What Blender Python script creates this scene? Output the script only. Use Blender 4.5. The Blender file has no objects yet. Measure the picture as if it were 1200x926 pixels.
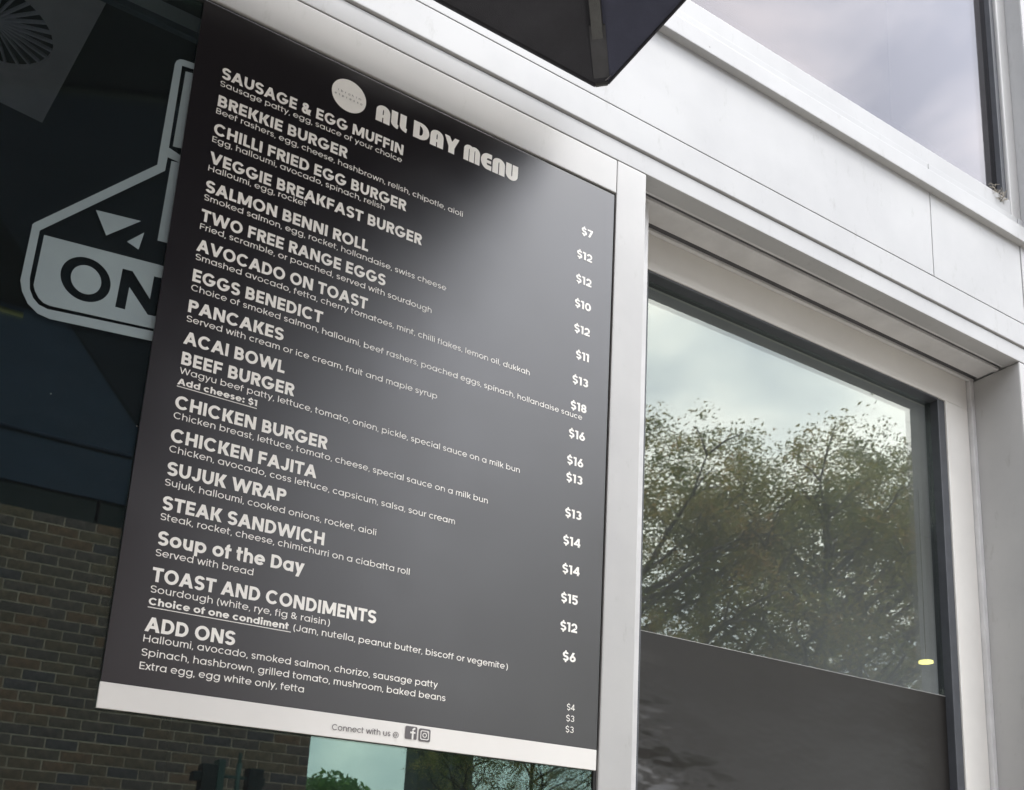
import bpy, bmesh, math, random
from mathutils import Vector, Matrix
R = math.radians
rnd = random.Random(7)
C = bpy.context.scene.collection
sc = bpy.context.scene

# ------------------------------------------------------------------ camera
cam_d = bpy.data.cameras.new('camera')
cam = bpy.data.objects.new('camera', cam_d); C.objects.link(cam)
cr = Vector((0.85623025, -0.51392631, 0.05243566))
cu = Vector((-0.16499229, -0.17586798, 0.97048853))
cb = Vector((-0.48953784, -0.83961312, -0.23537737))
m = Matrix((cr, cu, cb)).transposed().to_4x4()
m.translation = Vector((-0.13723352, -1.02789548, 1.55))
cam.matrix_world = m
cam_d.sensor_fit = 'HORIZONTAL'; cam_d.sensor_width = 36
cam_d.lens = 1165.782 / 1200 * 36
cam_d.shift_y = 292.6 / 1200
cam_d.clip_start = 0.02; cam_d.clip_end = 2000
cam_d.dof.use_dof = True; cam_d.dof.focus_distance = 1.2; cam_d.dof.aperture_fstop = 20
sc.camera = cam

# ------------------------------------------------------------------ light
SUN_EL, SUN_AZ = R(61), R(143)      # azimuth measured clockwise from +Y: in front of the shopfront, to the right
sun_dir = Vector((math.sin(SUN_AZ)*math.cos(SUN_EL), math.cos(SUN_AZ)*math.cos(SUN_EL), math.sin(SUN_EL)))
w = bpy.data.worlds.new("World"); sc.world = w; w.use_nodes = True
nt = w.node_tree; nt.nodes.clear()
def N(t, **k):
    n = nt.nodes.new(t)
    for a, b in k.items(): setattr(n, a, b)
    return n
out = N('ShaderNodeOutputWorld'); bg = N('ShaderNodeBackground')
sky = N('ShaderNodeTexSky', sky_type='NISHITA', sun_disc=False, sun_elevation=SUN_EL, sun_rotation=SUN_AZ)
tc = N('ShaderNodeTexCoord'); mp = N('ShaderNodeMapping')
mp.inputs['Scale'].default_value = (1, 1, 1.6)
nz = N('ShaderNodeTexNoise'); nz.inputs['Scale'].default_value = 4.2; nz.inputs['Detail'].default_value = 5; nz.inputs['Roughness'].default_value = .48; nz.inputs['Distortion'].default_value = .4
rp = N('ShaderNodeValToRGB')
rp.color_ramp.elements[0].position = .38; rp.color_ramp.elements[0].color = (.53, .56, .62, 1)
rp.color_ramp.elements[1].position = .62; rp.color_ramp.elements[1].color = (.98, .95, .945, 1)
e = rp.color_ramp.elements.new(.5); e.color = (.72, .735, .77, 1)
mul = N('ShaderNodeVectorMath', operation='SCALE'); mul.inputs['Scale'].default_value = 20.0
mix = N('ShaderNodeMixRGB'); mix.inputs['Fac'].default_value = .88
bg.inputs['Strength'].default_value = .12
L = nt.links.new
L(tc.outputs['Generated'], mp.inputs['Vector']); L(mp.outputs['Vector'], nz.inputs['Vector']); L(nz.outputs['Fac'], rp.inputs['Fac'])
L(rp.outputs['Color'], mul.inputs[0]); L(sky.outputs['Color'], mix.inputs['Color1']); L(mul.outputs['Vector'], mix.inputs['Color2'])
# thin cloud: the whole sky is a little brighter the nearer it is to the veiled sun
vd = N('ShaderNodeVectorMath', operation='DOT_PRODUCT'); vn = N('ShaderNodeVectorMath', operation='NORMALIZE'); vd.inputs[1].default_value = sun_dir
gm = N('ShaderNodeMapRange', interpolation_type='SMOOTHSTEP'); gm.inputs['From Min'].default_value = -.3; gm.inputs['From Max'].default_value = 1.0
gm.inputs['To Min'].default_value = .55; gm.inputs['To Max'].default_value = 1.55
gs = N('ShaderNodeVectorMath', operation='SCALE')
L(tc.outputs['Generated'], vn.inputs[0]); L(vn.outputs[0], vd.inputs[0]); L(vd.outputs['Value'], gm.inputs['Value']); L(gm.outputs[0], gs.inputs['Scale'])
L(mix.outputs['Color'], gs.inputs[0]); L(gs.outputs[0], bg.inputs['Color']); L(bg.outputs[0], out.inputs[0])
sd = bpy.data.lights.new('sun', 'SUN'); sd.energy = .9; sd.angle = R(12); sd.color = (1, .96, .9)
so = bpy.data.objects.new('sun', sd); C.objects.link(so)
so.rotation_euler = sun_dir.to_track_quat('Z', 'Y').to_euler()
so.location = (0, -3, 9)

sc.view_settings.view_transform = 'Standard'; sc.view_settings.look = 'None'
sc.view_settings.exposure = .72; sc.view_settings.gamma = 1
sc.render.engine = 'CYCLES'
sc.cycles.use_denoising = True
sc.cycles.max_bounces = 8; sc.cycles.transparent_max_bounces = 12; sc.cycles.glossy_bounces = 6
sc.cycles.caustics_reflective = False; sc.cycles.caustics_refractive = False

# ------------------------------------------------------------------ materials
def newmat(name):
    mt = bpy.data.materials.new(name); mt.use_nodes = True
    return mt, mt.node_tree, mt.node_tree.nodes['Principled BSDF']
def mat(name, col, rough=.5, metal=0, spec=.5, var=0, scale=20, col2=None, bump=0, bscale=200, stretch=None, rvar=0, coat=0, emit=None, es=0):
    mt, t, p = newmat(name)
    p.inputs['Base Color'].default_value = (*col, 1); p.inputs['Roughness'].default_value = rough
    p.inputs['Metallic'].default_value = metal; p.inputs['Specular IOR Level'].default_value = spec
    p.inputs['Coat Weight'].default_value = coat
    if emit: p.inputs['Emission Color'].default_value = (*emit, 1); p.inputs['Emission Strength'].default_value = es
    if var or bump or rvar:
        c = t.nodes.new('ShaderNodeTexCoord'); mpn = t.nodes.new('ShaderNodeMapping')
        if stretch: mpn.inputs['Scale'].default_value = stretch
        t.links.new(c.outputs['Object'], mpn.inputs['Vector'])
    if var:
        n = t.nodes.new('ShaderNodeTexNoise'); n.inputs['Scale'].default_value = scale; n.inputs['Detail'].default_value = 6; n.inputs['Roughness'].default_value = .62
        r = t.nodes.new('ShaderNodeValToRGB')
        r.color_ramp.elements[0].position = .38; r.color_ramp.elements[1].position = .66
        r.color_ramp.elements[1].color = (*col, 1)
        r.color_ramp.elements[0].color = (*(col2 or tuple(x*(1-var) for x in col)), 1)
        t.links.new(mpn.outputs[0], n.inputs['Vector']); t.links.new(n.outputs['Fac'], r.inputs['Fac']); t.links.new(r.outputs['Color'], p.inputs['Base Color'])
    if rvar:
        n = t.nodes.new('ShaderNodeTexNoise'); n.inputs['Scale'].default_value = scale*1.7; n.inputs['Detail'].default_value = 4
        mr = t.nodes.new('ShaderNodeMapRange'); mr.inputs['To Min'].default_value = rough-rvar; mr.inputs['To Max'].default_value = rough+rvar
        mr.inputs['From Min'].default_value = .3; mr.inputs['From Max'].default_value = .7
        t.links.new(mpn.outputs[0], n.inputs['Vector']); t.links.new(n.outputs['Fac'], mr.inputs['Value']); t.links.new(mr.outputs[0], p.inputs['Roughness'])
    if bump:
        n = t.nodes.new('ShaderNodeTexNoise'); n.inputs['Scale'].default_value = bscale; n.inputs['Detail'].default_value = 3
        b = t.nodes.new('ShaderNodeBump'); b.inputs['Strength'].default_value = bump; b.inputs['Distance'].default_value = .002
        t.links.new(mpn.outputs[0], n.inputs['Vector']); t.links.new(n.outputs['Fac'], b.inputs['Height']); t.links.new(b.outputs[0], p.inputs['Normal'])
    return mt

def paint_mat(name, col, rough, metal=0):
    """white powder-coated aluminium with faint smudges and small grime specks"""
    mt, t, p = newmat(name); p.inputs["Metallic"].default_value = metal
    nd, lk = t.nodes, t.links.new
    c = nd.new('ShaderNodeTexCoord')
    a = nd.new('ShaderNodeTexNoise'); a.inputs['Scale'].default_value = 5; a.inputs['Detail'].default_value = 6; a.inputs['Roughness'].default_value = .6
    mpn = nd.new('ShaderNodeMapping'); mpn.inputs['Scale'].default_value = (1, 1, .35); mpn.inputs['Rotation'].default_value = (0, .5, 0)
    s = nd.new('ShaderNodeTexNoise'); s.inputs['Scale'].default_value = 38; s.inputs['Detail'].default_value = 8; s.inputs['Roughness'].default_value = .75
    r1 = nd.new('ShaderNodeValToRGB'); r1.color_ramp.elements[0].position = .3; r1.color_ramp.elements[0].color = (.90, .90, .91, 1); r1.color_ramp.elements[1].position = .6; r1.color_ramp.elements[1].color = (1, 1, 1, 1)
    r2 = nd.new('ShaderNodeValToRGB'); r2.color_ramp.elements[0].position = .28; r2.color_ramp.elements[0].color = (.82, .81, .79, 1); r2.color_ramp.elements[1].position = .42; r2.color_ramp.elements[1].color = (1, 1, 1, 1)
    v = nd.new('ShaderNodeTexVoronoi'); v.inputs['Scale'].default_value = 16; v.inputs['Randomness'].default_value = 1
    r3 = nd.new('ShaderNodeValToRGB'); r3.color_ramp.elements[0].position = .018; r3.color_ramp.elements[0].color = (.55, .53, .5, 1); r3.color_ramp.elements[1].position = .032; r3.color_ramp.elements[1].color = (1, 1, 1, 1)
    m1 = nd.new('ShaderNodeMixRGB'); m1.blend_type = 'MULTIPLY'; m1.inputs['Fac'].default_value = 1
    m2 = nd.new('ShaderNodeMixRGB'); m2.blend_type = 'MULTIPLY'; m2.inputs['Fac'].default_value = 1
    m3 = nd.new('ShaderNodeMixRGB'); m3.blend_type = 'MULTIPLY'; m3.inputs['Fac'].default_value = 1; m3.inputs['Color1'].default_value = (*col, 1)
    lk(c.outputs['Object'], a.inputs['Vector']); lk(c.outputs['Object'], mpn.inputs['Vector']); lk(mpn.outputs[0], s.inputs['Vector']); lk(c.outputs['Object'], v.inputs['Vector'])
    lk(a.outputs['Fac'], r1.inputs['Fac']); lk(s.outputs['Fac'], r2.inputs['Fac']); lk(v.outputs['Distance'], r3.inputs['Fac'])
    lk(r1.outputs[0], m1.inputs['Color1']); lk(r2.outputs[0], m1.inputs['Color2'])
    lk(m1.outputs[0], m2.inputs['Color1']); lk(r3.outputs[0], m2.inputs['Color2'])
    lk(m2.outputs[0], m3.inputs['Color2']); lk(m3.outputs[0], p.inputs['Base Color'])
    mr = nd.new('ShaderNodeMapRange'); mr.inputs['To Min'].default_value = rough+.12; mr.inputs['To Max'].default_value = rough-.05
    lk(a.outputs['Fac'], mr.inputs['Value']); lk(mr.outputs[0], p.inputs['Roughness'])
    return mt

def glass_mat(name, tint, f0=.055, rtint=(1, 1, 1), wob=.0, dust=.0):
    """thin pane: Fresnel-weighted mirror over a tinted clear body, with a little dust"""
    mt = bpy.data.materials.new(name); mt.use_nodes = True
    t = mt.node_tree; t.nodes.clear(); nd, lk = t.nodes, t.links.new
    o = nd.new('ShaderNodeOutputMaterial'); mx = nd.new('ShaderNodeMixShader')
    tr = nd.new('ShaderNodeBsdfTransparent'); tr.inputs[0].default_value = (*tint, 1)
    gl = nd.new('ShaderNodeBsdfGlossy'); gl.inputs['Color'].default_value = (*rtint, 1); gl.inputs['Roughness'].default_value = 0.0
    g = nd.new('ShaderNodeNewGeometry'); d = nd.new('ShaderNodeVectorMath'); d.operation = 'DOT_PRODUCT'
    lk(g.outputs['Incoming'], d.inputs[0]); lk(g.outputs['True Normal'], d.inputs[1])
    def mth(op, a, b=None):
        x = nd.new('ShaderNodeMath'); x.operation = op
        for i, v in enumerate((a, b)):
            if v is None: continue
            if isinstance(v, (int, float)): x.inputs[i].default_value = v
            else: lk(v, x.inputs[i])
        return x.outputs[0]
    c = mth('ABSOLUTE', d.outputs['Value'])
    k = mth('POWER', mth('SUBTRACT', 1.0, c), 5.0)
    f = mth('ADD', mth('MULTIPLY', k, 1-f0), f0)
    lk(f, mx.inputs[0]); lk(tr.outputs[0], mx.inputs[1]); lk(gl.outputs[0], mx.inputs[2])
    tcn = nd.new('ShaderNodeTexCoord')
    if wob:
        n = nd.new('ShaderNodeTexNoise'); n.inputs['Scale'].default_value = 2.2; n.inputs['Detail'].default_value = 1
        b = nd.new('ShaderNodeBump'); b.inputs['Strength'].default_value = wob; b.inputs['Distance'].default_value = .002
        lk(tcn.outputs['Object'], n.inputs['Vector']); lk(n.outputs['Fac'], b.inputs['Height']); lk(b.outputs[0], gl.inputs['Normal'])
    last = mx.outputs[0]
    if dust:
        df = nd.new('ShaderNodeBsdfDiffuse'); df.inputs['Color'].default_value = (.6, .6, .58, 1)
        v = nd.new('ShaderNodeTexVoronoi'); v.inputs['Scale'].default_value = 55
        n2 = nd.new('ShaderNodeTexNoise'); n2.inputs['Scale'].default_value = 6; n2.inputs['Detail'].default_value = 3
        lk(tcn.outputs['Object'], v.inputs['Vector']); lk(tcn.outputs['Object'], n2.inputs['Vector'])
        speck = mth('LESS_THAN', v.outputs['Distance'], .045)
        patch = mth('GREATER_THAN', n2.outputs['Fac'], .54)
        base = mth('MULTIPLY', n2.outputs['Fac'], dust*.12)
        fac = mth('ADD', mth('MULTIPLY', mth('MULTIPLY', speck, patch), dust*5.0), base)
        m2 = nd.new('ShaderNodeMixShader'); lk(fac, m2.inputs[0]); lk(last, m2.inputs[1]); lk(df.outputs[0], m2.inputs[2]); last = m2.outputs[0]
    lk(last, o.inputs['Surface'])
    return mt

M = {}
M['white'] = paint_mat('white_powdercoat', (.40, .403, .403), .46, .06)
M['frame'] = paint_mat('grey_white_frame', (.42, .417, .408), .42, .16)
M['track'] = mat('track_aluminium', (.60, .60, .60), .4, var=.15, scale=14, rvar=.06)
M['dark_groove'] = mat('track_groove', (.07, .07, .075), .6, var=.3)
M['sash'] = mat('sash_grey', (.68, .665, .63), .4, var=.06, scale=9, rvar=.06)
M['bead'] = mat('dark_glazing_bead', (.065, .07, .08), .38, var=.2, scale=30)
M['rubber'] = mat('black_rubber_seal', (.02, .02, .02), .6, var=.2)
M['joint'] = mat('joint_sealant', (.16, .15, .14), .8, var=.3)
M['poster'] = mat('black_print_laminate', (.009, .0075, .0078), .25, spec=.82, bump=.02, bscale=900, rvar=.02, scale=6)
def laminate(name, col, f0, rough):
    mt = bpy.data.materials.new(name); mt.use_nodes = True
    t = mt.node_tree; t.nodes.clear(); nd, lk = t.nodes, t.links.new
    o = nd.new('ShaderNodeOutputMaterial'); mx = nd.new('ShaderNodeMixShader')
    df = nd.new('ShaderNodeBsdfDiffuse'); df.inputs[0].default_value = (*col, 1)
    gl = nd.new('ShaderNodeBsdfGlossy'); gl.distribution = 'BECKMANN'; gl.inputs['Color'].default_value = (1, 1, 1, 1)
    fr = nd.new('ShaderNodeFresnel'); fr.inputs['IOR'].default_value = (1+f0**.5)/(1-f0**.5)
    c = nd.new('ShaderNodeTexCoord'); n = nd.new('ShaderNodeTexNoise'); n.inputs['Scale'].default_value = 7; n.inputs['Detail'].default_value = 5; n.inputs['Roughness'].default_value = .6
    mr = nd.new('ShaderNodeMapRange'); mr.inputs['From Min'].default_value = .3; mr.inputs['From Max'].default_value = .7; mr.inputs['To Min'].default_value = rough-.03; mr.inputs['To Max'].default_value = rough+.035
    n2 = nd.new('ShaderNodeTexNoise'); n2.inputs['Scale'].default_value = 700; n2.inputs['Detail'].default_value = 2
    b = nd.new('ShaderNodeBump'); b.inputs['Strength'].default_value = .03; b.inputs['Distance'].default_value = .001
    lk(c.outputs['Object'], n.inputs['Vector']); lk(c.outputs['Object'], n2.inputs['Vector']); lk(n.outputs['Fac'], mr.inputs['Value']); lk(mr.outputs[0], gl.inputs['Roughness'])
    lk(n2.outputs['Fac'], b.inputs['Height']); lk(b.outputs[0], gl.inputs['Normal'])
    lk(fr.outputs[0], mx.inputs[0]); lk(df.outputs[0], mx.inputs[1]); lk(gl.outputs[0], mx.inputs[2]); lk(mx.outputs[0], o.inputs['Surface'])
    return mt
M['poster'] = laminate('black_print_laminate', (.012, .010, .0105), .080, .36)
M['ink'] = mat('cream_ink', (.91, .885, .83), .34, var=.05, scale=60)
M['strip'] = mat('white_print', (.75, .735, .705), .34, var=.04, scale=10)
M['greyink'] = mat('grey_ink', (.12, .11, .115), .4, var=.1, scale=60)
M['etch'] = mat('frosted_vinyl', (.29, .35, .36), .55, spec=.3, var=.12, scale=6, col2=(.24, .29, .31))
M['fabric'] = mat('black_canopy_fabric', (.050, .051, .060), .75, spec=.25, var=.2, scale=16, bump=.5, bscale=900)
M['navyfab'] = mat('navy_fabric', (.15, .19, .33), .8, spec=.2, var=.15, scale=10)
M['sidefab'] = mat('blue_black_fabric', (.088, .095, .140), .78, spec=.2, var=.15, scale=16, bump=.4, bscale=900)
M['pocket'] = mat('canopy_pocket', (.095, .097, .105), .72, spec=.2, var=.2, scale=40)
M['rib'] = mat('canopy_rib_webbing', (.105, .108, .108), .7, var=.2, scale=60, bump=.4, bscale=600)
M['beam'] = mat('canopy_beam', (.012, .012, .014), .6, var=.2)
M['clip'] = mat('grey_eyelet', (.3, .29, .3), .3, metal=.7, var=.1)
M['glow_gold'] = mat('painted_glow_gold', (.95, .85, .42), .3, metal=.0, var=.1)  # bright gold colour stands in for the glow of a light strip
M['film'] = mat('black_window_film', (.019, .0175, .016), .30, spec=.38, var=.15, scale=3, bump=.8, bscale=6.5, stretch=(1, 1, 2.2))
_t = M['film'].node_tree; _b = [n for n in _t.nodes if n.type == 'BUMP'][0]; _b.inputs['Distance'].default_value = .09
_c = _t.nodes.new('ShaderNodeTexCoord'); _g = _t.nodes.new('ShaderNodeVectorMath'); _g.operation = 'DOT_PRODUCT'; _g.inputs[1].default_value = (-1, 0, -1.1)
_m = _t.nodes.new('ShaderNodeMapRange'); _m.inputs['From Min'].default_value = -.75; _m.inputs['From Max'].default_value = -.25; _m.inputs['To Min'].default_value = .04; _m.inputs['To Max'].default_value = .75
_t.links.new(_c.outputs['Object'], _g.inputs[0]); _t.links.new(_g.outputs['Value'], _m.inputs['Value']); _t.links.new(_m.outputs[0], _b.inputs['Strength'])
M['filmglint'] = mat('film_edge_highlight', (.38, .38, .37), .5, var=.1)  # pale colour paints the highlight along the film's top edge
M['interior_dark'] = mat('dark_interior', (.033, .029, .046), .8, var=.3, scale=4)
M['navy'] = mat('navy_panel', (.022, .030, .042), .6, var=.15, scale=5)
M['vent'] = mat('vent_plate', (.80, .70, .70), .6, var=.1)
M['fin'] = mat('vent_fin', (.75, .68, .74), .5, var=.1)
M['rail'] = mat('ceiling_rail', (.16, .18, .22), .5, var=.1)
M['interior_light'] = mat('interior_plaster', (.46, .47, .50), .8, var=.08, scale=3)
M['lamp'] = mat('yellow_lamp', (.9, .8, .3), .5, emit=(1, .88, .28), es=1.5, var=.05)
M['steel'] = mat('dark_green_steel', (.05, .09, .085), .45, var=.2)
M['black'] = mat('black_housing', (.012, .013, .016), .5, var=.2)
M['mortar'] = mat('mortar', (.66, .48, .41), .9, var=.25, scale=8, bump=.6, bscale=60)
M['trunk'] = mat('bark', (.17, .15, .13), .9, var=.4, scale=12, bump=.8, bscale=40)
M['asphalt'] = mat('asphalt', (.13, .125, .12), .85, var=.3, scale=30, bump=.7, bscale=300)
M['paving'] = mat('paving', (.52, .48, .42), .8, var=.15, scale=6, bump=.4, bscale=120)
M['grass'] = mat('grass_soil', (.05, .07, .03), .9, var=.4, scale=3)
M['concrete'] = mat('dark_render', (.10, .11, .10), .85, var=.2, scale=2)
M['roofmetal'] = mat('parapet_metal', (.25, .26, .27), .5, var=.2)
M['glassL'] = glass_mat('left_pane', (.70, .75, .78), f0=.085, rtint=(.70, .97, .82), wob=.02, dust=.10)
M['glassR'] = glass_mat('right_pane', (.84, .87, .86), f0=.103, rtint=(.95, 1.0, .91), wob=.02, dust=.06)
M['glassT'] = glass_mat('transom_pane', (.50, .5, .52), f0=.086, rtint=(1, .97, 1), wob=.02, dust=.03)

# brick colour varies brick by brick
def brick_mat():
    mt, t, p = newmat('dark_brick'); nd, lk = t.nodes, t.links.new
    oi = nd.new('ShaderNodeObjectInfo'); r = nd.new('ShaderNodeValToRGB'); r.color_ramp.interpolation = 'CONSTANT'
    cols = [(.205, .14, .135), (.25, .155, .12), (.18, .125, .125), (.28, .155, .115), (.23, .15, .12), (.155, .115, .13), (.25, .165, .125), (.205, .14, .125)]
    el = r.color_ramp.elements
    el[0].position = 0; el[0].color = (*cols[0], 1); el[1].position = 1/8; el[1].color = (*cols[1], 1)
    for i in range(2, 8): x = el.new(i/8); x.color = (*cols[i], 1)
    c = nd.new('ShaderNodeTexCoord'); n = nd.new('ShaderNodeTexNoise'); n.inputs['Scale'].default_value = 22; n.inputs['Detail'].default_value = 6
    r2 = nd.new('ShaderNodeValToRGB'); r2.color_ramp.elements[0].position = .3; r2.color_ramp.elements[0].color = (.6, .6, .6, 1); r2.color_ramp.elements[1].position = .7; r2.color_ramp.elements[1].color = (1.25, 1.2, 1.15, 1)
    mm = nd.new('ShaderNodeMixRGB'); mm.blend_type = 'MULTIPLY'; mm.inputs['Fac'].default_value = 1
    lk(oi.outputs['Random'], r.inputs['Fac']); lk(c.outputs['Object'], n.inputs['Vector']); lk(n.outputs['Fac'], r2.inputs['Fac'])
    lk(r.outputs[0], mm.inputs['Color1']); lk(r2.outputs[0], mm.inputs['Color2']); lk(mm.outputs[0], p.inputs['Base Color'])
    b = nd.new('ShaderNodeBump'); b.inputs['Strength'].default_value = .6; b.inputs['Distance'].default_value = .004
    lk(n.outputs['Fac'], b.inputs['Height']); lk(b.outputs[0], p.inputs['Normal']); p.inputs['Roughness'].default_value = .85
    return mt
M['brick'] = brick_mat()
def leaf_mat(name, cols, seedscale):
    mt, t, p = newmat(name); nd, lk = t.nodes, t.links.new
    g = nd.new('ShaderNodeNewGeometry'); r = nd.new('ShaderNodeValToRGB')
    el = r.color_ramp.elements; n = len(cols)
    el[0].position = 0; el[0].color = (*cols[0], 1); el[1].position = 1; el[1].color = (*cols[-1], 1)
    for i in range(1, n-1): x = el.new(i/(n-1)); x.color = (*cols[i], 1)
    c = nd.new('ShaderNodeTexCoord'); nn = nd.new('ShaderNodeTexNoise'); nn.inputs['Scale'].default_value = seedscale; nn.inputs['Detail'].default_value = 2
    ad = nd.new('ShaderNodeMath'); ad.operation = 'MULTIPLY_ADD'; ad.inputs[1].default_value = .45
    sb = nd.new('ShaderNodeMapRange'); sb.inputs['From Min'].default_value = .3; sb.inputs['From Max'].default_value = .7; sb.inputs['To Max'].default_value = .6
    lk(c.outputs['Object'], nn.inputs['Vector']); lk(nn.outputs['Fac'], sb.inputs['Value'])
    lk(g.outputs['Random Per Island'], ad.inputs[0]); lk(sb.outputs[0], ad.inputs[2]); lk(ad.outputs[0], r.inputs['Fac'])
    lk(r.outputs[0], p.inputs['Base Color']); p.inputs['Roughness'].default_value = .5
    o = nd['Material Output']; tl = nd.new('ShaderNodeBsdfTranslucent'); mx = nd.new('ShaderNodeMixShader'); mx.inputs[0].default_value = .45
    lk(r.outputs[0], tl.inputs['Color']); lk(p.outputs[0], mx.inputs[1]); lk(tl.outputs[0], mx.inputs[2]); lk(mx.outputs[0], o.inputs['Surface'])
    return mt
M['leaf'] = leaf_mat('olive_leaves', [(.10, .13, .045), (.18, .22, .07), (.30, .31, .10), (.46, .38, .13), (.60, .36, .17)], 1.1)
M['hedge'] = leaf_mat('green_leaves', [(.14, .26, .10), (.20, .36, .13), (.28, .44, .16), (.36, .48, .18)], 1.2)

# ------------------------------------------------------------------ mesh helpers
def link(name, me, mt, parent=None):
    o = bpy.data.objects.new(name, me)
    if mt is not None and not me.materials: me.materials.append(mt)
    C.objects.link(o)
    if parent: o.parent = parent
    return o
def boxes(name, mt, bl, parent=None, bevel=0.0015):
    """one mesh out of axis-aligned boxes (x0,x1,y0,y1,z0,z1)"""
    bm = bmesh.new()
    for b in bl:
        x0, x1, y0, y1, z0, z1 = b
        r = bmesh.ops.create_cube(bm, size=1)
        for v in r['verts']:
            v.co = Vector(((x0+x1)/2+v.co.x*(x1-x0), (y0+y1)/2+v.co.y*(y1-y0), (z0+z1)/2+v.co.z*(z1-z0)))
    if bevel: bmesh.ops.bevel(bm, geom=bm.edges[:], offset=bevel, segments=2, affect='EDGES', profile=.6)
    me = bpy.data.meshes.new(name); bm.to_mesh(me); bm.free()
    if bevel:
        for pl in me.polygons: pl.use_smooth = False
    return link(name, me, mt, parent)
def empty(name, loc=(0, 0, 0)):
    o = bpy.data.objects.new(name, None); o.location = loc; C.objects.link(o); o.empty_display_size = .1
    return o
def tag(o, label=None, cat=None, group=None, kind=None):
    if label: o['label'] = label
    if cat: o['category'] = cat
    if group: o['group'] = group
    if kind: o['kind'] = kind
    return o
def tube(name, mt, pts, rads, parent=None, seg=8):
    bm = bmesh.new(); rings = []
    for i, p in enumerate(pts):
        p = Vector(p); a = Vector(pts[max(i-1, 0)]); b = Vector(pts[min(i+1, len(pts)-1)])
        d = (b-a).normalized(); s = d.cross(Vector((.31, .92, .17))).normalized(); t2 = d.cross(s)
        rings.append([bm.verts.new(p+(s*math.cos(k*2*math.pi/seg)+t2*math.sin(k*2*math.pi/seg))*rads[i]) for k in range(seg)])
    for a, b in zip(rings, rings[1:]):
        for k in range(seg): bm.faces.new((a[k], a[(k+1) % seg], b[(k+1) % seg], b[k]))
    bm.faces.new(rings[0][::-1]); bm.faces.new(rings[-1])
    me = bpy.data.meshes.new(name); bm.normal_update(); bm.to_mesh(me); bm.free()
    for pl in me.polygons: pl.use_smooth = True
    return link(name, me, mt, parent)
def mesh_py(name, mt, V, F, parent=None):
    me = bpy.data.meshes.new(name); me.from_pydata(V, [], F); me.update()
    return link(name, me, mt, parent)

# ------------------------------------------------------------------ the setting: ground
def sheet(name, mt, x0, x1, y0, y1, z):
    o = mesh_py(name, mt, [(x0, y0, z), (x1, y0, z), (x1, y1, z), (x0, y1, z)], [(0, 1, 2, 3)])
    return tag(o, kind='structure')
sheet('ground', M['grass'], -400, 400, -400, 400, 0)
tag(boxes('pavement', M['paving'], [(-30, 30, -2.6, -.02, -.3, .12)], bevel=.004), kind='structure')
sheet('road', M['asphalt'], -60, 60, -6.4, -2.7, .008)
tag(boxes('pavement', M['paving'], [(-30, 30, -7.3, -6.4, -.3, .12)], bevel=.004), kind='structure')

# ------------------------------------------------------------------ shopfront
ZB = .12
# fascia: cladding above the openings
fa = tag(empty('cladding', (0, 0, 2.6)), 'white metal cladding band above the windows with a vertical joint at right', 'cladding')
def cl(name, mt, bl, **k):
    o = boxes(name, mt, [(a, b, c, d, e-2.6, f-2.6) for a, b, c, d, e, f in bl], fa, **k); return o
cl('trim_strip', M['white'], [(-2.4, 2.6, 0, .03, 2.600, 2.632)], bevel=.001)
cl('lower_panel', M['white'], [(-2.4, 2.6, -.0035, .03, 2.6345, 2.6850)], bevel=.0012)
cl('upper_panel', M['white'], [(-2.4, 1.3195, -.0035, .03, 2.6866, 2.93)], bevel=.0008)
cl('upper_panel', M['white'], [(1.3214, 1.600, -.0035, .03, 2.6866, 2.93)], bevel=.0008)
cl('upper_panel', M['white'], [(1.6020, 2.6, -.0045, .03, 2.6866, 2.93)], bevel=.0008)
cl('backing', M['joint'], [(-2.4, 2.6, .004, .028, 2.6325, 2.9)], bevel=0)
# ledge above the cladding
tag(boxes('ledge', M['white'], [(-2.4, 2.6, -.0165, .03, 2.866, 2.901)], bevel=.0015), 'thin projecting white metal ledge below the upper window', 'ledge')
# transom frame + pane
tw = tag(empty('upper_window', (0, 0, 2.9)), 'upper window above the ledge reflecting grey clouds in a white frame', 'window')
def tb(name, mt, bl, **k): return boxes(name, mt, [(a, b, c, d, e-2.9, f-2.9) for a, b, c, d, e, f in bl], tw, **k)
tb('bottom_rail', M['white'], [(-2.4, 1.586, 0, .045, 2.9012, 2.968)])
tb('top_rail', M['white'], [(-2.4, 1.586, 0, .045, 4.0, 4.07)])
tb('glazing_bead', M['bead'], [(1.5735, 1.586, .006, .045, 2.9685, 4.0)], bevel=.001)
tb('stile', M['frame'], [(1.5862, 1.6190, -.001, .045, 2.9012, 4.07)], bevel=.003)
tb('pane', M['glassT'], [(-2.4, 1.5735, .0175, .0225, 2.9685, 4.0)], bevel=0)
tag(boxes('pillar', M['white'], [(1.6192, 1.84, -.036, .3, 2.9015, 4.3)], bevel=.003), 'grey white vertical fin beside the upper window at the top right', 'pillar')
cw = random.Random(3); Vc = []; Fc = []
for _ in range(70):
    p = Vector((1.565-abs(cw.gauss(0, .022)), -.002+cw.uniform(-.006, .012), 2.963-.0*1+abs(cw.gauss(0, .014))-.012)); d = Vector((cw.gauss(0, 1), cw.gauss(0, .5), cw.gauss(0, 1))).normalized()*cw.uniform(.004, .013); n_ = d.cross(Vector((0, 1, 0))).normalized()*cw.uniform(.0003, .0009)
    q = len(Vc); Vc += [tuple(p-d-n_), tuple(p-d+n_), tuple(p+d+n_), tuple(p+d-n_)]; Fc.append((q, q+1, q+2, q+3))
M['web'] = mat('dusty_cobweb', (.30, .27, .22), .9, var=.4, scale=200)
tag(mesh_py('cobweb', M['web'], Vc, Fc), 'dusty brown cobweb in the lower right corner of the upper window', 'cobweb', kind='stuff')
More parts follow.
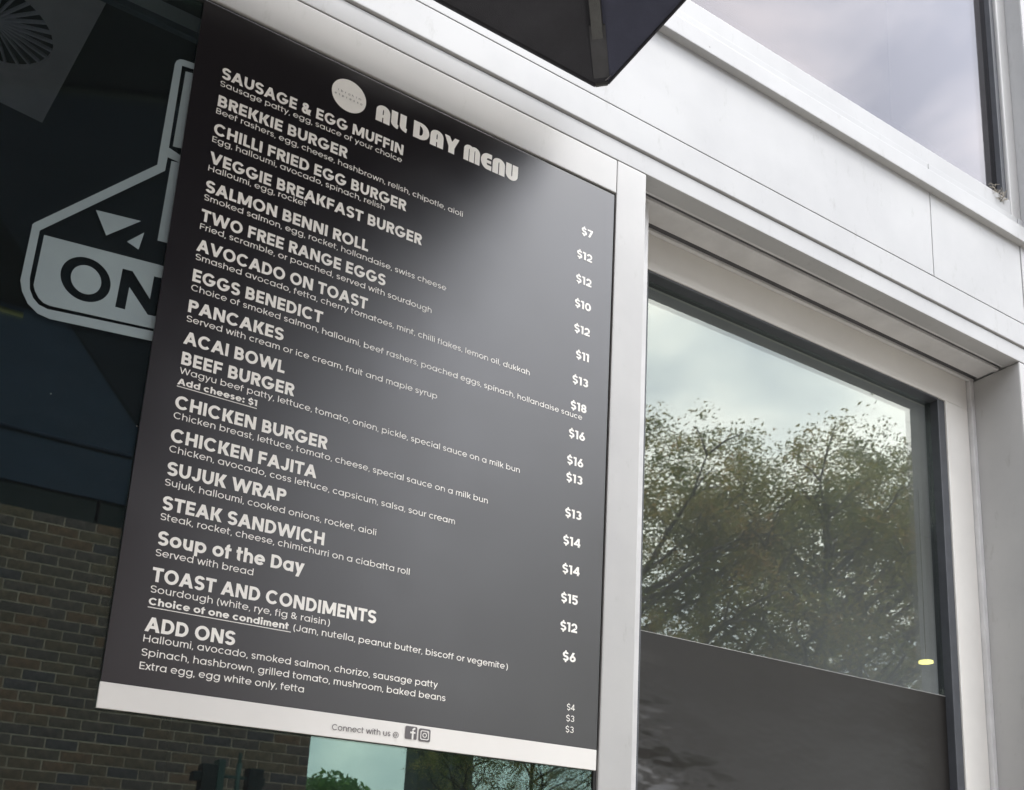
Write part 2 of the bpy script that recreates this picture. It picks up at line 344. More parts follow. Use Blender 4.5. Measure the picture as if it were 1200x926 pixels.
tag(boxes('wall', M['white'], [(1.8405, 2.6, -.010, .3, 2.9015, 4.3)], bevel=.003), 'white wall to the right of the vertical fin above the cladding', 'wall')
# room blocks behind (dark) so that the panes look into rooms
# --- left window
lw = tag(empty('shop_window', (-.9, 0, .55)), 'large dark shop window behind the black menu board', 'window')
def lb(name, mt, bl, **k): return boxes(name, mt, [(a+.9, b+.9, c, d, e-.55, f-.55) for a, b, c, d, e, f in bl], lw, **k)
lb('head_frame', M['frame'], [(-2.4, .5972, 0, .06, 2.5425, 2.5978)], bevel=.0012)
lb('sill_frame', M['frame'], [(-2.4, .5972, 0, .06, .50, .56)])
lb('stile', M['frame'], [(-2.4, -2.34, -.001, .06, .5605, 2.542)])
lb('seal', M['rubber'], [(-2.34, .5975, .0035, .03, 2.536, 2.5424), (.5935, .5976, .0035, .03, .5605, 2.5355)], bevel=.0006)
lb('pane', M['glassL'], [(-2.34, .5934, .006, .012, .5605, 2.5358)], bevel=0)
# --- mullion
ml = tag(empty('mullion', (.62, 0, ZB)), 'white aluminium post between the menu board and the sliding window', 'post')
boxes('front_cover', M['frame'], [(-.0218, .0318, 0, .12, 0, 2.4785)], ml, bevel=.0018)
boxes('side_flange', M['track'], [(.032, .0745, .047, .056, 0, 2.478)], ml, bevel=.001)
# --- right window: reveal, tracks, sash
sw = tag(empty('sliding_window', (1.1, .1, .95)), 'recessed sliding window with pale frame and dark film over its lower glass', 'window')
def sb(name, mt, bl, **k): return boxes(name, mt, [(a-1.1, b-1.1, c-.1, d-.1, e-.95, f-.95) for a, b, c, d, e, f in bl], sw, **k)
sb('head_track', M['track'], [(.652, 1.6, .0304, .15, 2.6065, 2.66), (.652, 1.5748, .0304, .034, 2.6, 2.606), (.652, 1.5748, .0415, .0525, 2.5985, 2.6062), (.652, 1.5748, .0535, .0875, 2.6005, 2.606), (.652, 1.5748, .0985, .1065, 2.5985, 2.6062)], bevel=.0008)
sb('soffit', M['track'], [(.652, 1.5748, .001, .0300, 2.6003, 2.66)], bevel=.0005) if False else None
sb('track_groove', M['dark_groove'], [(.652, 1.5748, .0342, .0413, 2.6035, 2.6064), (.652, 1.5748, .0877, .0983, 2.6030, 2.6064)], bevel=0)
sb('frame', M['sash'], [(.70, 1.562, .107, .15, 2.534, 2.6005), (1.4922, 1.562, .1068, .15, 1.0, 2.5338), (.70, .735, .107, .15, 1.0, 2.5338), (.7352, 1.492, .107, .15, 1.0, 1.07)], bevel=.0015)
sb('jamb_channel', M['track'], [(1.5635, 1.5748, .0985, .15, 1.0, 2.5980)], bevel=.001)
sb('glazing_bead', M['bead'], [(1.471, 1.4918, .1095, .14, 1.0705, 2.5335), (.7355, 1.4708, .1075, .14, 2.5295, 2.5335)], bevel=.0015)
sb('glazing_bead', M['bead'], [(.7355, .7455, .109, .14, 1.0705, 2.5293)], bevel=.001)
sb('pane', M['glassR'], [(.7457, 1.4707, .1265, .1325, 1.0705, 2.5293)], bevel=0)
sb('window_film', M['film'], [(.7460, 1.4703, .1254, .1263, 1.0708, 1.9332)], bevel=0)
sb('film_edge_highlight', M['filmglint'], [(.7460, 1.4703, .1252, .1263, 1.9333, 1.9340)], bevel=0)  # thin pale strip, a painted highlight on the film's edge
# --- right jamb / wall
tag(boxes('wall', M['frame'], [(1.5750, 2.6, 0, .16, ZB, 2.5985)], bevel=.0025), 'white framed wall edge at the right of the sliding window', 'wall')
tag(boxes('wall', M['white'], [(.6525, 1.5748, 0, .16, ZB, .995)], bevel=.002), 'white panel wall under the sliding window sill', 'wall')
tag(boxes('wall', M['white'], [(-2.4, .5975, .0, .06, ZB, .498)], bevel=.002), 'white panel wall under the dark shop window', 'wall')
# interior shells
def room(name, mt, x0, x1, y0, y1, z0, z1, lab):
    t_ = .04
    bl = [(x0, x1, y1, y1+t_, z0, z1), (x0-t_, x0, y0, y1, z0, z1), (x1, x1+t_, y0, y1, z0, z1), (x0, x1, y0, y1, z1, z1+t_), (x0, x1, y0, y1, z0-t_, z0)]
    o = boxes(name, mt, bl, bevel=0); return tag(o, lab, 'room', kind=None)
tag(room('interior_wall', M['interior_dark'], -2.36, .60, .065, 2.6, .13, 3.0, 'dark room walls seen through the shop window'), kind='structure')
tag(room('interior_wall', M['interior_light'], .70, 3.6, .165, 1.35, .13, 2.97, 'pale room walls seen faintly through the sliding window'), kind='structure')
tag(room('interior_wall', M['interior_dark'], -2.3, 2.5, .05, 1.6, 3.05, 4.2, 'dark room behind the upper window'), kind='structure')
# ceiling vent in the left room
cv = tag(empty('ceiling_vent', (-.245, .72, 2.985)), 'square grey ceiling vent with round radial fins behind the dark glass', 'vent')
cv.rotation_euler = (0, 0, R(9.2))
def ring_plate():
    bm = bmesh.new(); n = 48; r0 = .100
    hx0, hx1, hy0, hy1 = -.34, .137, -.36, .190
    inner = []; outer = []
    for z in (0, -.012):
        inner.append([bm.verts.new((r0*math.cos(k*2*math.pi/n), r0*math.sin(k*2*math.pi/n), z)) for k in range(n)])
        ol = []
        for k in range(n):
            c_, s_ = math.cos(k*2*math.pi/n), math.sin(k*2*math.pi/n)
            tt = min((hx1 if c_ > 0 else -hx0)/max(abs(c_), 1e-6), (hy1 if s_ > 0 else -hy0)/max(abs(s_), 1e-6))
            ol.append(bm.verts.new((c_*tt, s_*tt, z)))
        outer.append(ol)
    for k in range(n):
        j = (k+1) % n
        bm.faces.new((inner[1][k], inner[1][j], outer[1][j], outer[1][k])); bm.faces.new((inner[0][j], inner[0][k], outer[0][k], outer[0][j]))
        bm.faces.new((inner[0][k], inner[0][j], inner[1][j], inner[1][k])); bm.faces.new((outer[0][j], outer[0][k], outer[1][k], outer[1][j]))
    for cx_, cy_ in ((hx1, hy1), (hx0, hy1), (hx0, hy0), (hx1, hy0)):     # exact corner points of the plate
        for ol in outer:
            v = min(ol, key=lambda q: (q.co.x-cx_)**2+(q.co.y-cy_)**2); v.co.x = cx_; v.co.y = cy_
    bmesh.ops.recalc_face_normals(bm, faces=bm.faces[:])
    me = bpy.data.meshes.new('plate'); bm.to_mesh(me); bm.free(); return me
link('plate', ring_plate(), M['vent'], cv)
boxes('back_box', M['black'], [(-.12, .12, -.12, .12, .03, .04)], cv, bevel=0)
fin_me = None
for k in range(28):
    a = k*2*math.pi/28
    if fin_me is None:
        f = boxes('fin', M['fin'], [(.012, .099, -.0017, .0017, -.004, .002)], cv, bevel=0); fin_me = f.data
    else: f = link('fin', fin_me, None, cv)
    f.rotation_euler = (0, 0, a); f.scale = (1, 1, 1)
# ceiling rails
for (y, wd, z) in ((.347, .010, 2.8), (.318, .012, 2.8), (.302, .008, 2.8)):
    o = boxes('ceiling_rail', M['rail'], [(-1.2, .5, -wd/2, wd/2, -.012, .012)], bevel=.001); o.location = (0, y, z)
    tag(o, {.347: 'lowest faint grey ceiling rail behind the top of the dark glass', .318: 'middle grey ceiling rail behind the top of the dark glass', .302: 'uppermost grey ceiling rail behind the top of the dark glass'}[y], 'rail', 'ceiling rails behind the glass')
# small yellow lamp in the right room
yl = tag(empty('ceiling_lamp', (2.60, 1.0, 2.325)), 'small glowing yellow round lamp seen through the sliding window', 'lamp')
tube('lamp_shade', M['lamp'], [(0, 0, -.0035), (0, 0, .0035)], [.0225, .022], yl, seg=24)
tube('cord', M['black'], [(0, 0, .006), (0, 0, .60)], [.0007, .0007], yl, seg=6)

# ------------------------------------------------------------------ frosted decal on the left glass
DEC = {
 'up': [(-0.0219, 2.3255), (-0.0204, 2.4391), (-0.0191, 2.4444), (-0.0158, 2.4480), (-0.0121, 2.4494), (0.0137, 2.4528), (0.0128, 2.4445), (-0.0125, 2.4410), (-0.0129, 2.3309)],
 'branch': [(-0.0219, 2.3255), (-0.0129, 2.3309), (0.0007, 2.3268), (0.0200, 2.3241), (0.0192, 2.3158), (-0.0126, 2.3186), (-0.0131, 2.3008), (-0.0220, 2.3044)],
 'band': [(-0.0220, 2.3044), (-0.1285, 2.1850), (-0.1300, 2.1825), (-0.1313, 2.1171), (-0.1280, 2.1058), (-0.1211, 2.0946), (-0.1108, 2.0871), (-0.0992, 2.0851), (0.0238, 2.0973), (0.0223, 2.1090), (-0.1027, 2.0951), (-0.1112, 2.0970), (-0.1172, 2.1023), (-0.1216, 2.1108), (-0.1234, 2.1227), (-0.1225, 2.1785), (-0.0131, 2.3008)],
 'panelu': [(-0.0079, 2.4357), (0.0095, 2.4393), (0.0088, 2.3374), (-0.0091, 2.3346)],
 'panell': [(-0.0082, 2.3158), (0.0111, 2.3193), (0.0085, 2.2156), (-0.0098, 2.2136)],
 't1': [(-0.0745, 2.2237), (-0.0292, 2.2296), (-0.0607, 2.1985)],
 't2': [(-0.0241, 2.2177), (-0.0396, 2.1998), (-0.0271, 2.1952)],
}
BODY = [(-0.1179, 2.1751), (0.0122, 2.1870), (0.0176, 2.1111), (-0.1013, 2.0994), (-0.1075, 2.1005), (-0.1126, 2.1043), (-0.1168, 2.1105), (-0.1190, 2.1168)]
NL = [(-0.0396, 2.1669), (-0.0295, 2.1677), (-0.0082, 2.1422), (-0.0076, 2.1702), (0.0035, 2.1710), (0.0020, 2.1246), (-0.0080, 2.1233), (-0.0303, 2.1484), (-0.0310, 2.1212), (-0.0408, 2.1207)]
def ell(cx, cz, rx, rz, n=48): return [(cx+rx*math.cos(k*2*math.pi/n), cz+rz*math.sin(k*2*math.pi/n)) for k in range(n)]
def curve_mesh(name, loops, mt, parent, y, depth=.0001):
    cu_ = bpy.data.curves.new(name, 'CURVE'); cu_.dimensions = '2D'; cu_.fill_mode = 'BOTH'; cu_.extrude = depth
    for lp in loops:
        s = cu_.splines.new('POLY'); s.points.add(len(lp)-1)
        for i, (x, z) in enumerate(lp): s.points[i].co = (x, z, 0, 1)
        s.use_cyclic_u = True
    tmp = bpy.data.objects.new(name, cu_); C.objects.link(tmp)
    dg_ = bpy.context.evaluated_depsgraph_get()
    me = bpy.data.meshes.new_from_object(tmp.evaluated_get(dg_))
    bpy.data.objects.remove(tmp)
    me.transform(Matrix.Translation((0, y, 0)) @ Matrix.Rotation(R(90), 4, 'X'))
    me.name = name; me.materials.clear()
    return link(name, me, mt, parent)
dc = tag(empty('window_decal', (0, .005, 2.0)), 'frosted grey window decal reading ON inside an angular outline', 'decal')
def sh(lp): return [(x, z-2.0) for x, z in lp]
for i, (k, v) in enumerate(DEC.items()):
    curve_mesh({'up': 'outline', 'branch': 'outline', 'band': 'outline', 'panelu': 'panel', 'panell': 'panel', 't1': 'triangle', 't2': 'triangle'}[k], [sh(v)], M['etch'], dc, .0002+.00001*i)
curve_mesh('letter_panel', [sh(BODY), sh(ell(-.0727, 2.1409, .0243, .0250)), sh(NL)], M['etch'], dc, .0002)
curve_mesh('letter_centre', [sh(ell(-.0724, 2.1407, .0147, .0163))], M['etch'], dc, .0002)

# ------------------------------------------------------------------ stroke font (geometric sans)
CAP, XH, ASC, DES = .70, .55, .74, -.20
class G:
    def __init__(s, w, h=None): s.w = w; s.h = h if h else w*.92; s.P = []
    def rect(s, x0, y0, x1, y1): s.P.append([[(x0, y0), (x1, y0)], [(x0, y1), (x1, y1)]])
    def V(s, x, y0, y1): s.rect(x, y0, x+s.w, y1)
    def H(s, x0, x1, y): s.rect(x0, y, x1, y+s.h)
    def D(s, x0, y0, x1, y1, t=None):
        t = t or s.w; s.P.append([[(x0, y0), (x0+t, y0)], [(x1, y1), (x1+t, y1)]])
    def arc(s, cx, cy, rx, ry, a0, a1, n=None, w=None, h=None):
        w = w or s.w; h = h or s.h
        n = n or max(6, int(abs(a1-a0)/14)); st = []
        for i in range(n+1):
            a = R(a0+(a1-a0)*i/n); c, q = math.cos(a), math.sin(a)
            st.append([(cx+rx*c, cy+ry*q), (cx+(rx-w)*c, cy+(ry-h)*q)])
        s.P.append(st)
    def dot(s, cx, cy, r):
        s.P.append([[(cx+r*math.cos(R(a)), cy+r*math.sin(R(a))), (cx+r*math.cos(R(a)), cy-r*math.sin(R(a)))] for a in range(0, 181, 20)])
    def ess(s, x0, W, Hh, y0=0):
        cx = x0+W/2; ry = (Hh+s.h)/4
        s.arc(cx, y0+Hh-ry, W/2, ry, 22, 270); s.arc(cx, y0+ry, W/2, ry, 90, -158)

def glyph(ch, bold):
    w = .171 if bold else .088
    g = G(w, w*.86 if bold else w*.95); h = g.h
    sb = .05 if bold else .07; rb = .035 if bold else .045
    E_ = .045 if bold else 0
    def adv(x): return g.P, x
    def bowl(x, W, y=0, Hh=XH): g.arc(x+W/2, y+Hh/2, W/2, Hh/2, 0, 360, 26)
    if ch == ' ': return [], .26
    if ch == 'A':
        W = .67+E_*1.6; t = w*1.12; g.D(.01, 0, W/2-t/2+.01, CAP, t); g.D(.01+W-t, 0, W/2-t/2+.01, CAP, t); g.H(.01+W*.24, .01+W*.76, .15); return adv(W+.02)
    if ch == 'B':
        W = .50+E_; r1 = (CAP/2+h/2)/2; g.V(sb, 0, CAP)
        for yb, hh, ww in ((0, CAP/2+h/2, W), (CAP/2-h/2, CAP/2+h/2, W*.93)):
            rr = hh/2; g.H(sb+w*.9, sb+ww-rr+.01, yb+.0001); g.H(sb+w*.9, sb+ww-rr+.01, yb+hh-h); g.arc(sb+ww-rr, yb+rr, rr, rr, -90, 90)
        return adv(sb+W+.04)
    if ch == 'C':
        W = .70+E_; g.arc(rb+W/2, CAP/2, W/2, CAP/2+.01, 40, 320, 24); return adv(rb+W*.97+.02)
    if ch == 'D':
        W = .58+E_; rr = CAP/2; g.V(sb, 0, CAP); g.H(sb+w*.9, sb+W-rr+.005, 0); g.H(sb+w*.9, sb+W-rr+.005, CAP-h); g.arc(sb+W-rr, rr, rr, rr, -90, 90); return adv(sb+W+rb)
    if ch in 'EF':
        W = .43+E_; g.V(sb, 0, CAP); g.H(sb+w*.9, sb+W, CAP-h); g.H(sb+w*.9, sb+W*.95, CAP/2-h/2)
        if ch == 'E': g.H(sb+w*.9, sb+W, 0)
        return adv(sb+W+.04)
    if ch == 'G':
        W = .71+E_; g.arc(rb+W/2, CAP/2, W/2, CAP/2+.01, 42, 360, 28); g.H(rb+W*.5, rb+W-.004, CAP/2-h*.9+.02); return adv(rb+W+.04)
    if ch == 'H':
        W = .57+E_; g.V(sb, 0, CAP); g.V(sb+W-w, 0, CAP); g.H(sb+w*.9, sb+W-w*.9, CAP/2-h/2); return adv(sb*2+W)
    if ch == 'I': g.V(sb, 0, CAP); return adv(sb*2+w)
    if ch == 'J':
        W = .42+E_; g.V(.02+W-w, W/2-.001, CAP); g.arc(.02+W/2, W/2, W/2, W/2, 0, -170); return adv(.02+W+sb)
    if ch == 'K':
        W = .53+E_*1.5; g.V(sb, 0, CAP); t = w*1.32; g.D(sb+w*.8, CAP*.42, sb+W-t, CAP, t); g.D(sb+W-t+.03, 0, sb+w*.95, CAP*.52, t); return adv(sb+W+.03)
    if ch == 'L': W = .38+E_; g.V(sb, 0, CAP); g.H(sb+w*.9, sb+W, 0); return adv(sb+W+.02)
    if ch == 'M':
        W = .72+E_*2; t = w*1.1; g.V(sb, 0, CAP); g.V(sb+W-w, 0, CAP); g.D(sb+W/2-t/2, .06 if bold else .12, sb+.02, CAP, t); g.D(sb+W/2-t/2, .06 if bold else .12, sb+W-t-.02, CAP, t); return adv(sb*2+W)
    if ch == 'N':
        W = .59+E_; t = w*1.15; g.V(sb, 0, CAP); g.V(sb+W-w, 0, CAP); g.D(sb+W-t, 0, sb, CAP, t); return adv(sb*2+W)
    if ch == 'O': W = .72+E_*.6; g.arc(rb+W/2, CAP/2, W/2, CAP/2+.01, 0, 360, 30); return adv(rb*2+W)
    if ch in 'PR':
        W = .49+E_; hh = CAP*.60; rr = hh/2; g.V(sb, 0, CAP); g.H(sb+w*.9, sb+W-rr+.005, CAP-hh); g.H(sb+w*.9, sb+W-rr+.005, CAP-h); g.arc(sb+W-rr, CAP-rr, rr, rr, -90, 90)
        if ch == 'R': t = w*1.25; g.D(sb+W-t+.03, 0, sb+W*.36, CAP*.42, t)
        return adv(sb+W+.03)
    if ch == 'S': W = .50+E_; g.ess(rb, W, CAP+.02, -.01); return adv(rb*2+W-.01)
    if ch == 'T': W = .52+E_; g.H(.02, .02+W, CAP-h); g.V(.02+W/2-w/2, 0, CAP-h*.9); return adv(W+.04)
    if ch == 'U': W = .56+E_; g.V(sb-.01, W/2, CAP); g.V(sb-.01+W-w, W/2, CAP); g.arc(sb-.01+W/2, W/2, W/2, W/2, 180, 360); return adv(sb*2+W-.02)
    if ch == 'V': W = .67+E_*1.6; t = w*1.12; g.D(W/2-t/2+.01, 0, .01, CAP, t); g.D(W/2-t/2+.01, 0, .01+W-t, CAP, t); return adv(W+.02)
    if ch == 'W':
        W = .96+E_*3; t = w*1.06
        for a, b in ((.24, 0), (.24, .5), (.76, .5), (.76, 1)): g.D(.01+(W-t)*a, 0, .01+(W-t)*b, CAP, t)
        return adv(W+.02)
    if ch == 'Y': W = .60+E_*1.5; t = w*1.2; g.V(.01+W/2-w/2, 0, CAP*.42); g.D(.01+W/2-t/2, CAP*.34, .01, CAP, t); g.D(.01+W/2-t/2, CAP*.34, .01+W-t, CAP, t); return adv(W+.02)
    if ch == '&':
        W = .56+E_; g.arc(.04+W*.38, CAP-.18, .17+w*.2, .18, 0, 360, 20); g.arc(.04+W*.38, .21, W*.38, .215, 50, 330, 20); g.D(.04+W-w*1.3, 0, .04+W*.18, CAP*.62, w*1.3); g.D(.04+W*.62, .08, .04+W-w, .36, w); return adv(W+.08)
    # lowercase -------------------------------------------------
    if ch in 'abdpqg':
        W = .56+E_
        x = sb-.02 if ch in 'adgq' else sb
        bowl(x if ch in 'adgq' else x, W)
        sx = x+W-w if ch in 'adgq' else x
        y0, y1 = {'a': (0, XH), 'b': (0, ASC), 'd': (0, ASC), 'p': (DES, XH), 'q': (DES, XH), 'g': (.02, XH)}[ch]
        g.V(sx, y0, y1)
        if ch == 'g': g.arc(x+W/2, .04, W/2, .27, 0, -150, 12)
        return adv(x+W+(sb if ch in 'adgq' else sb-.02))
    if ch == 'c': W = .54+E_; g.arc(rb+W/2, XH/2, W/2, XH/2, 42, 318, 22); return adv(rb+W*.96+.01)
    if ch == 'e': W = .56+E_*.8; g.arc(rb+W/2, XH/2, W/2, XH/2, 0, 322, 24); g.rect(rb+w*.7, XH/2-h*.42, rb+W-.012, XH/2+h*.42); return adv(rb*2+W-.01)
    if ch == 'f': g.V(.07, 0, ASC-.16); g.arc(.07+.17+w*.2, ASC-.16, .17+w*.2, .16, 180, 95, 6); g.rect(.01, XH-h, .28+w*.5, XH-.0005); return adv(.31+w*.35)
    if ch == 'h': W = .47+E_; g.V(sb, 0, ASC); g.V(sb+W-w, 0, XH-W/2+.01); g.arc(sb+W/2, XH-W/2, W/2, W/2, 0, 165, 12); return adv(sb*2+W-.015)
    if ch == 'n': W = .47+E_; g.V(sb, 0, XH); g.V(sb+W-w, 0, XH-W/2+.01); g.arc(sb+W/2, XH-W/2, W/2, W/2, 0, 165, 12); return adv(sb*2+W-.015)
    if ch == 'u': W = .47+E_; g.V(sb, W/2-.01, XH); g.V(sb+W-w, 0, XH); g.arc(sb+W/2, W/2, W/2, W/2, 180, 345, 12); return adv(sb*2+W)
    if ch == 'm':
        W = .41+E_; g.V(sb, 0, XH)
        for k in (0, 1): xx = sb+k*(W-w); g.V(xx+W-w, 0, XH-W/2+.01); g.arc(xx+W/2, XH-W/2, W/2, W/2, 0, 162, 12)
        return adv(sb*2+2*W-w-.015)
    if ch == 'r': g.V(sb, 0, XH); g.arc(sb+.25+E_, XH-.25, .25+E_, .25, 165, 88, 6); return adv(sb+.27+E_)
    if ch in 'il': g.V(sb, 0, XH if ch == 'i' else ASC); (g.dot(sb+w/2, .68+w*.1, w*.62) if ch == 'i' else None); return adv(sb*2+w)
    if ch == 'j': g.V(sb+.02, DES+.14, XH); g.arc(sb+.02+w-.15, DES+.14, .15, .14, 0, -80, 5); g.dot(sb+.02+w/2, .68+w*.1, w*.62); return adv(sb*2+w+.02)
    if ch == 'k': W = .42+E_*1.3; t = w*1.3; g.V(sb, 0, ASC); g.D(sb+w*.8, .20, sb+W-t, XH, t); g.D(sb+W-t+.03, 0, sb+w*.95, .33, t); return adv(sb+W+.03)
    if ch == 'o': W = .56+E_; bowl(rb, W); return adv(rb*2+W)
    if ch == 's': W = .38+E_; g.ess(rb, W, XH); return adv(rb*2+W)
    if ch == 't': g.V(.07, .14, ASC-.03); g.arc(.07+.15+w*.2, .14, .15+w*.2, .14, 180, 268, 6); g.rect(.01, XH-h, .27+w*.5, XH-.0005); return adv(.32+w*.35)
    if ch == 'v': W = .50+E_*1.5; t = w*1.12; g.D(W/2-t/2+.01, 0, .01, XH, t); g.D(W/2-t/2+.01, 0, .01+W-t, XH, t); return adv(W+.02)
    if ch == 'y': W = .50+E_*1.5; t = w*1.12; g.D(W/2-t/2+.01, .02, .01, XH, t); g.D(.01+W*.16, DES, .01+W-t, XH, t); return adv(W+.02)
    if ch == 'w':
        W = .76+E_*2.5; t = w*1.06
        for a, b in ((.24, 0), (.24, .5), (.76, .5), (.76, 1)): g.D(.01+(W-t)*a, 0, .01+(W-t)*b, XH, t)
        return adv(W+.02)
    if ch == 'x': W = .48+E_; t = w*1.25; g.D(.01, 0, .01+W-t, XH, t); g.D(.01+W-t, 0, .01, XH, t); return adv(W+.02)
    if ch == 'z': W = .40+E_; t = w*1.3; g.H(sb-.02, sb-.02+W, 0); g.H(sb-.02, sb-.02+W, XH-h); g.D(sb-.02, h*.8, sb-.02+W-t, XH-h*.8, t); return adv(sb*2+W-.04)
    # digits and signs ------------------------------------------
    if ch == '$':
        W = .48+E_; g.ess(rb, W, CAP+.0, 0); g.rect(rb+W/2-w*.38, CAP-.01, rb+W/2+w*.38, CAP+.09); g.rect(rb+W/2-w*.38, -.09, rb+W/2+w*.38, .01); return adv(rb*2+W)
    if ch == '0': W = .54+E_; g.arc(rb+W/2, CAP/2, W/2, CAP/2, 0, 360, 26); return adv(rb*2+W)
    if ch == '1': g.V(.14, 0, CAP); g.rect(.02, CAP-h, .14+w*.1, CAP); return adv(.14+w+sb)
    if ch == '2': W = .48+E_; r_ = W/2; g.arc(rb+r_, CAP-r_*.92, r_, r_*.92, 175, -38, 14); g.D(rb, h*.8, rb+W-w*1.42, CAP-r_*1.42, w*1.4); g.H(rb, rb+W, 0); return adv(rb*2+W)
    if ch == '3': W = .48+E_; ry = (CAP+h)/4; g.arc(rb+W/2, CAP-ry, W*.47, ry, 155, -90); g.arc(rb+W/2, ry, W/2, ry, 90, -155); return adv(rb*2+W)
    if ch == '4': W = .54+E_; g.V(rb+W*.60, 0, CAP); g.H(rb, rb+W, .14); g.D(rb, .14+h*.6, rb+W*.60+w*.1-.02, CAP, w*1.1); return adv(rb*2+W)
    if ch == '5': W = .48+E_; g.rect(rb+.04, CAP*.45, rb+.04+w, CAP); g.H(rb+.04, rb+W*.95, CAP-h); g.arc(rb+W/2, .225, W/2, .225+h*.2, 130, -155, 16); return adv(rb*2+W)
    if ch == '6': W = .50+E_; g.arc(rb+W/2, .235, W/2, .235, 0, 360, 22); g.D(rb+.015, .25, rb+W*.62-w*.5, CAP, w*1.15); return adv(rb*2+W)
    if ch == '7': W = .46+E_; g.H(rb, rb+W, CAP-h); g.D(rb+W*.22-w*.3, 0, rb+W-w*1.15, CAP-h*.8, w*1.15); return adv(rb*2+W)
    if ch == '8': W = .48+E_; ry = (CAP+h)/4; g.arc(rb+W/2, CAP-ry, W*.46, ry, 0, 360, 22); g.arc(rb+W/2, ry, W/2, ry, 0, 360, 22); return adv(rb*2+W)
    if ch == ',': g.D(.03, -.10, .07, w*.9, w*.9); return adv(.10+w)
    if ch == ':': g.dot(.07+w/2, w*.6, w*.62); g.dot(.07+w/2, XH-w*.6, w*.62); return adv(.14+w)
    if ch in '()':
        if ch == '(': g.arc(.34, .28, .28, .50, 118, 242, 12, w=w, h=w)
        else: g.arc(-.02+w, .28, .28, .50, 62, -62, 12, w=w, h=w)
        return adv(.25+w*.6)
    if ch == '@': g.arc(.42, .25, .38, .38, -60, 290, 30, w=w*.8, h=w*.8); g.arc(.40, .25, .17, .18, 0, 360, 18, w=w*.8, h=w*.8); g.rect(.57-w*.8, .10, .57, .42); return adv(.86)
    return [], .3

def deco(ch):
    """chunky rounded display capitals; height .70"""
    w = .245; g = G(w, .17); sl = .03
    if ch == ' ': return [], .20
    W = .53
    if ch == 'A':
        g.V(0, 0, .44); g.V(W-w, 0, .44); g.arc(W/2, .44, W/2, .26, 0, 180, 16, w=w, h=.16); g.rect(w*.9, .20, W-w*.9, .32); return g.P, W+.045
    if ch == 'L':
        g.V(0, .22, CAP); g.arc(.30, .22, .30, .22, 180, 265, 8, w=w, h=.17); return g.P, .335
    if ch == 'D':
        g.rect(0, 0, w, CAP); g.rect(w*.9, 0, .27, .17); g.rect(w*.9, CAP-.13, .27, CAP); g.arc(.27, CAP/2, .36, CAP/2, -90, 90, 16, w=.25, h=.16); return g.P, .675
    if ch == 'Y':
        g.rect(.17, 0, .17+w, .34); g.P.append([[(.17, .26), (.17+w, .26)], [(-.01, CAP), (w*.82, CAP)]]); g.P.append([[(.17, .26), (.17+w, .26)], [(.58-w*.7, CAP), (.59, CAP)]]); return g.P, .60
    if ch == 'M':
        ww = .205
        for k in range(3): g.rect(k*(ww+.03), 0, k*(ww+.03)+ww, .47)
        for k in range(2):
            c = k*(ww+.03)+ww+.015; g.arc(c, .47, ww+.015, .23, 0, 180, 14, w=ww, h=.15)
        return g.P, 3*ww+.06+.045
    if ch == 'E':
        g.arc(.30, CAP/2, .30, CAP/2, 90, 270, 18, w=.24, h=.20); g.rect(.299, 0, .46, .20); g.rect(.299, CAP-.20, .46, CAP); g.rect(.2, .285, .44, .415); return g.P, .505
    if ch == 'N':
        g.V(0, 0, .46); g.V(W-w, 0, .46); g.arc(W/2, .46, W/2, .24, 0, 180, 16, w=w, h=.16); return g.P, W+.045
    if ch == 'U':
        g.V(0, .26, CAP); g.V(W-w, .26, CAP); g.arc(W/2, .26, W/2, .26, 180, 360, 16, w=w, h=.17); return g.P, W
    return [], .3

def text_polys(txt, bold=False, fn=None):
    x = 0; out_ = []
    for i, ch in enumerate(txt):
        P, a = fn(ch) if fn else glyph(ch, bold)
        for st in P: out_.append([[(p[0]+x, p[1]) for p in pr] for pr in st])
        x += a
    xs = [p[0] for st in out_ for pr in st for p in pr]
    return out_, min(xs), max(xs)
def text_obj(name, txt, x0, x1, zb0, zb1, em, mt, parent, bold=False, fn=None, y=-.00025, capfix=None):
    """lay the line between x0 and x1 (mm), baselines zb0 / zb1 (mm below the board top), em in mm"""
    P, a, b = text_polys(txt, bold, fn)
    sx = (x1-x0)/(b-a); V = []; F = []
    for k, st in enumerate(P):
        yy = y-.000012*(k % 9)
        base = len(V)
        for pr in st:
            for (px, pz) in pr:
                X = x0+(px-a)*sx; t_ = (X-x0)/(x1-x0)
                V.append((X/1000, yy, -(zb0+(zb1-zb0)*t_)/1000+pz*em/1000))
        for i in range(len(st)-1):
            q = base+2*i; F.append((q, q+1, q+3, q+2))
    o = mesh_py(name, mt, V, F, parent)
    bm = bmesh.new(); bm.from_mesh(o.data)
    bm.normal_update()
    for f in bm.faces:
        if f.normal.y > 0: f.normal_flip()
    bm.to_mesh(o.data); bm.free()
    return o

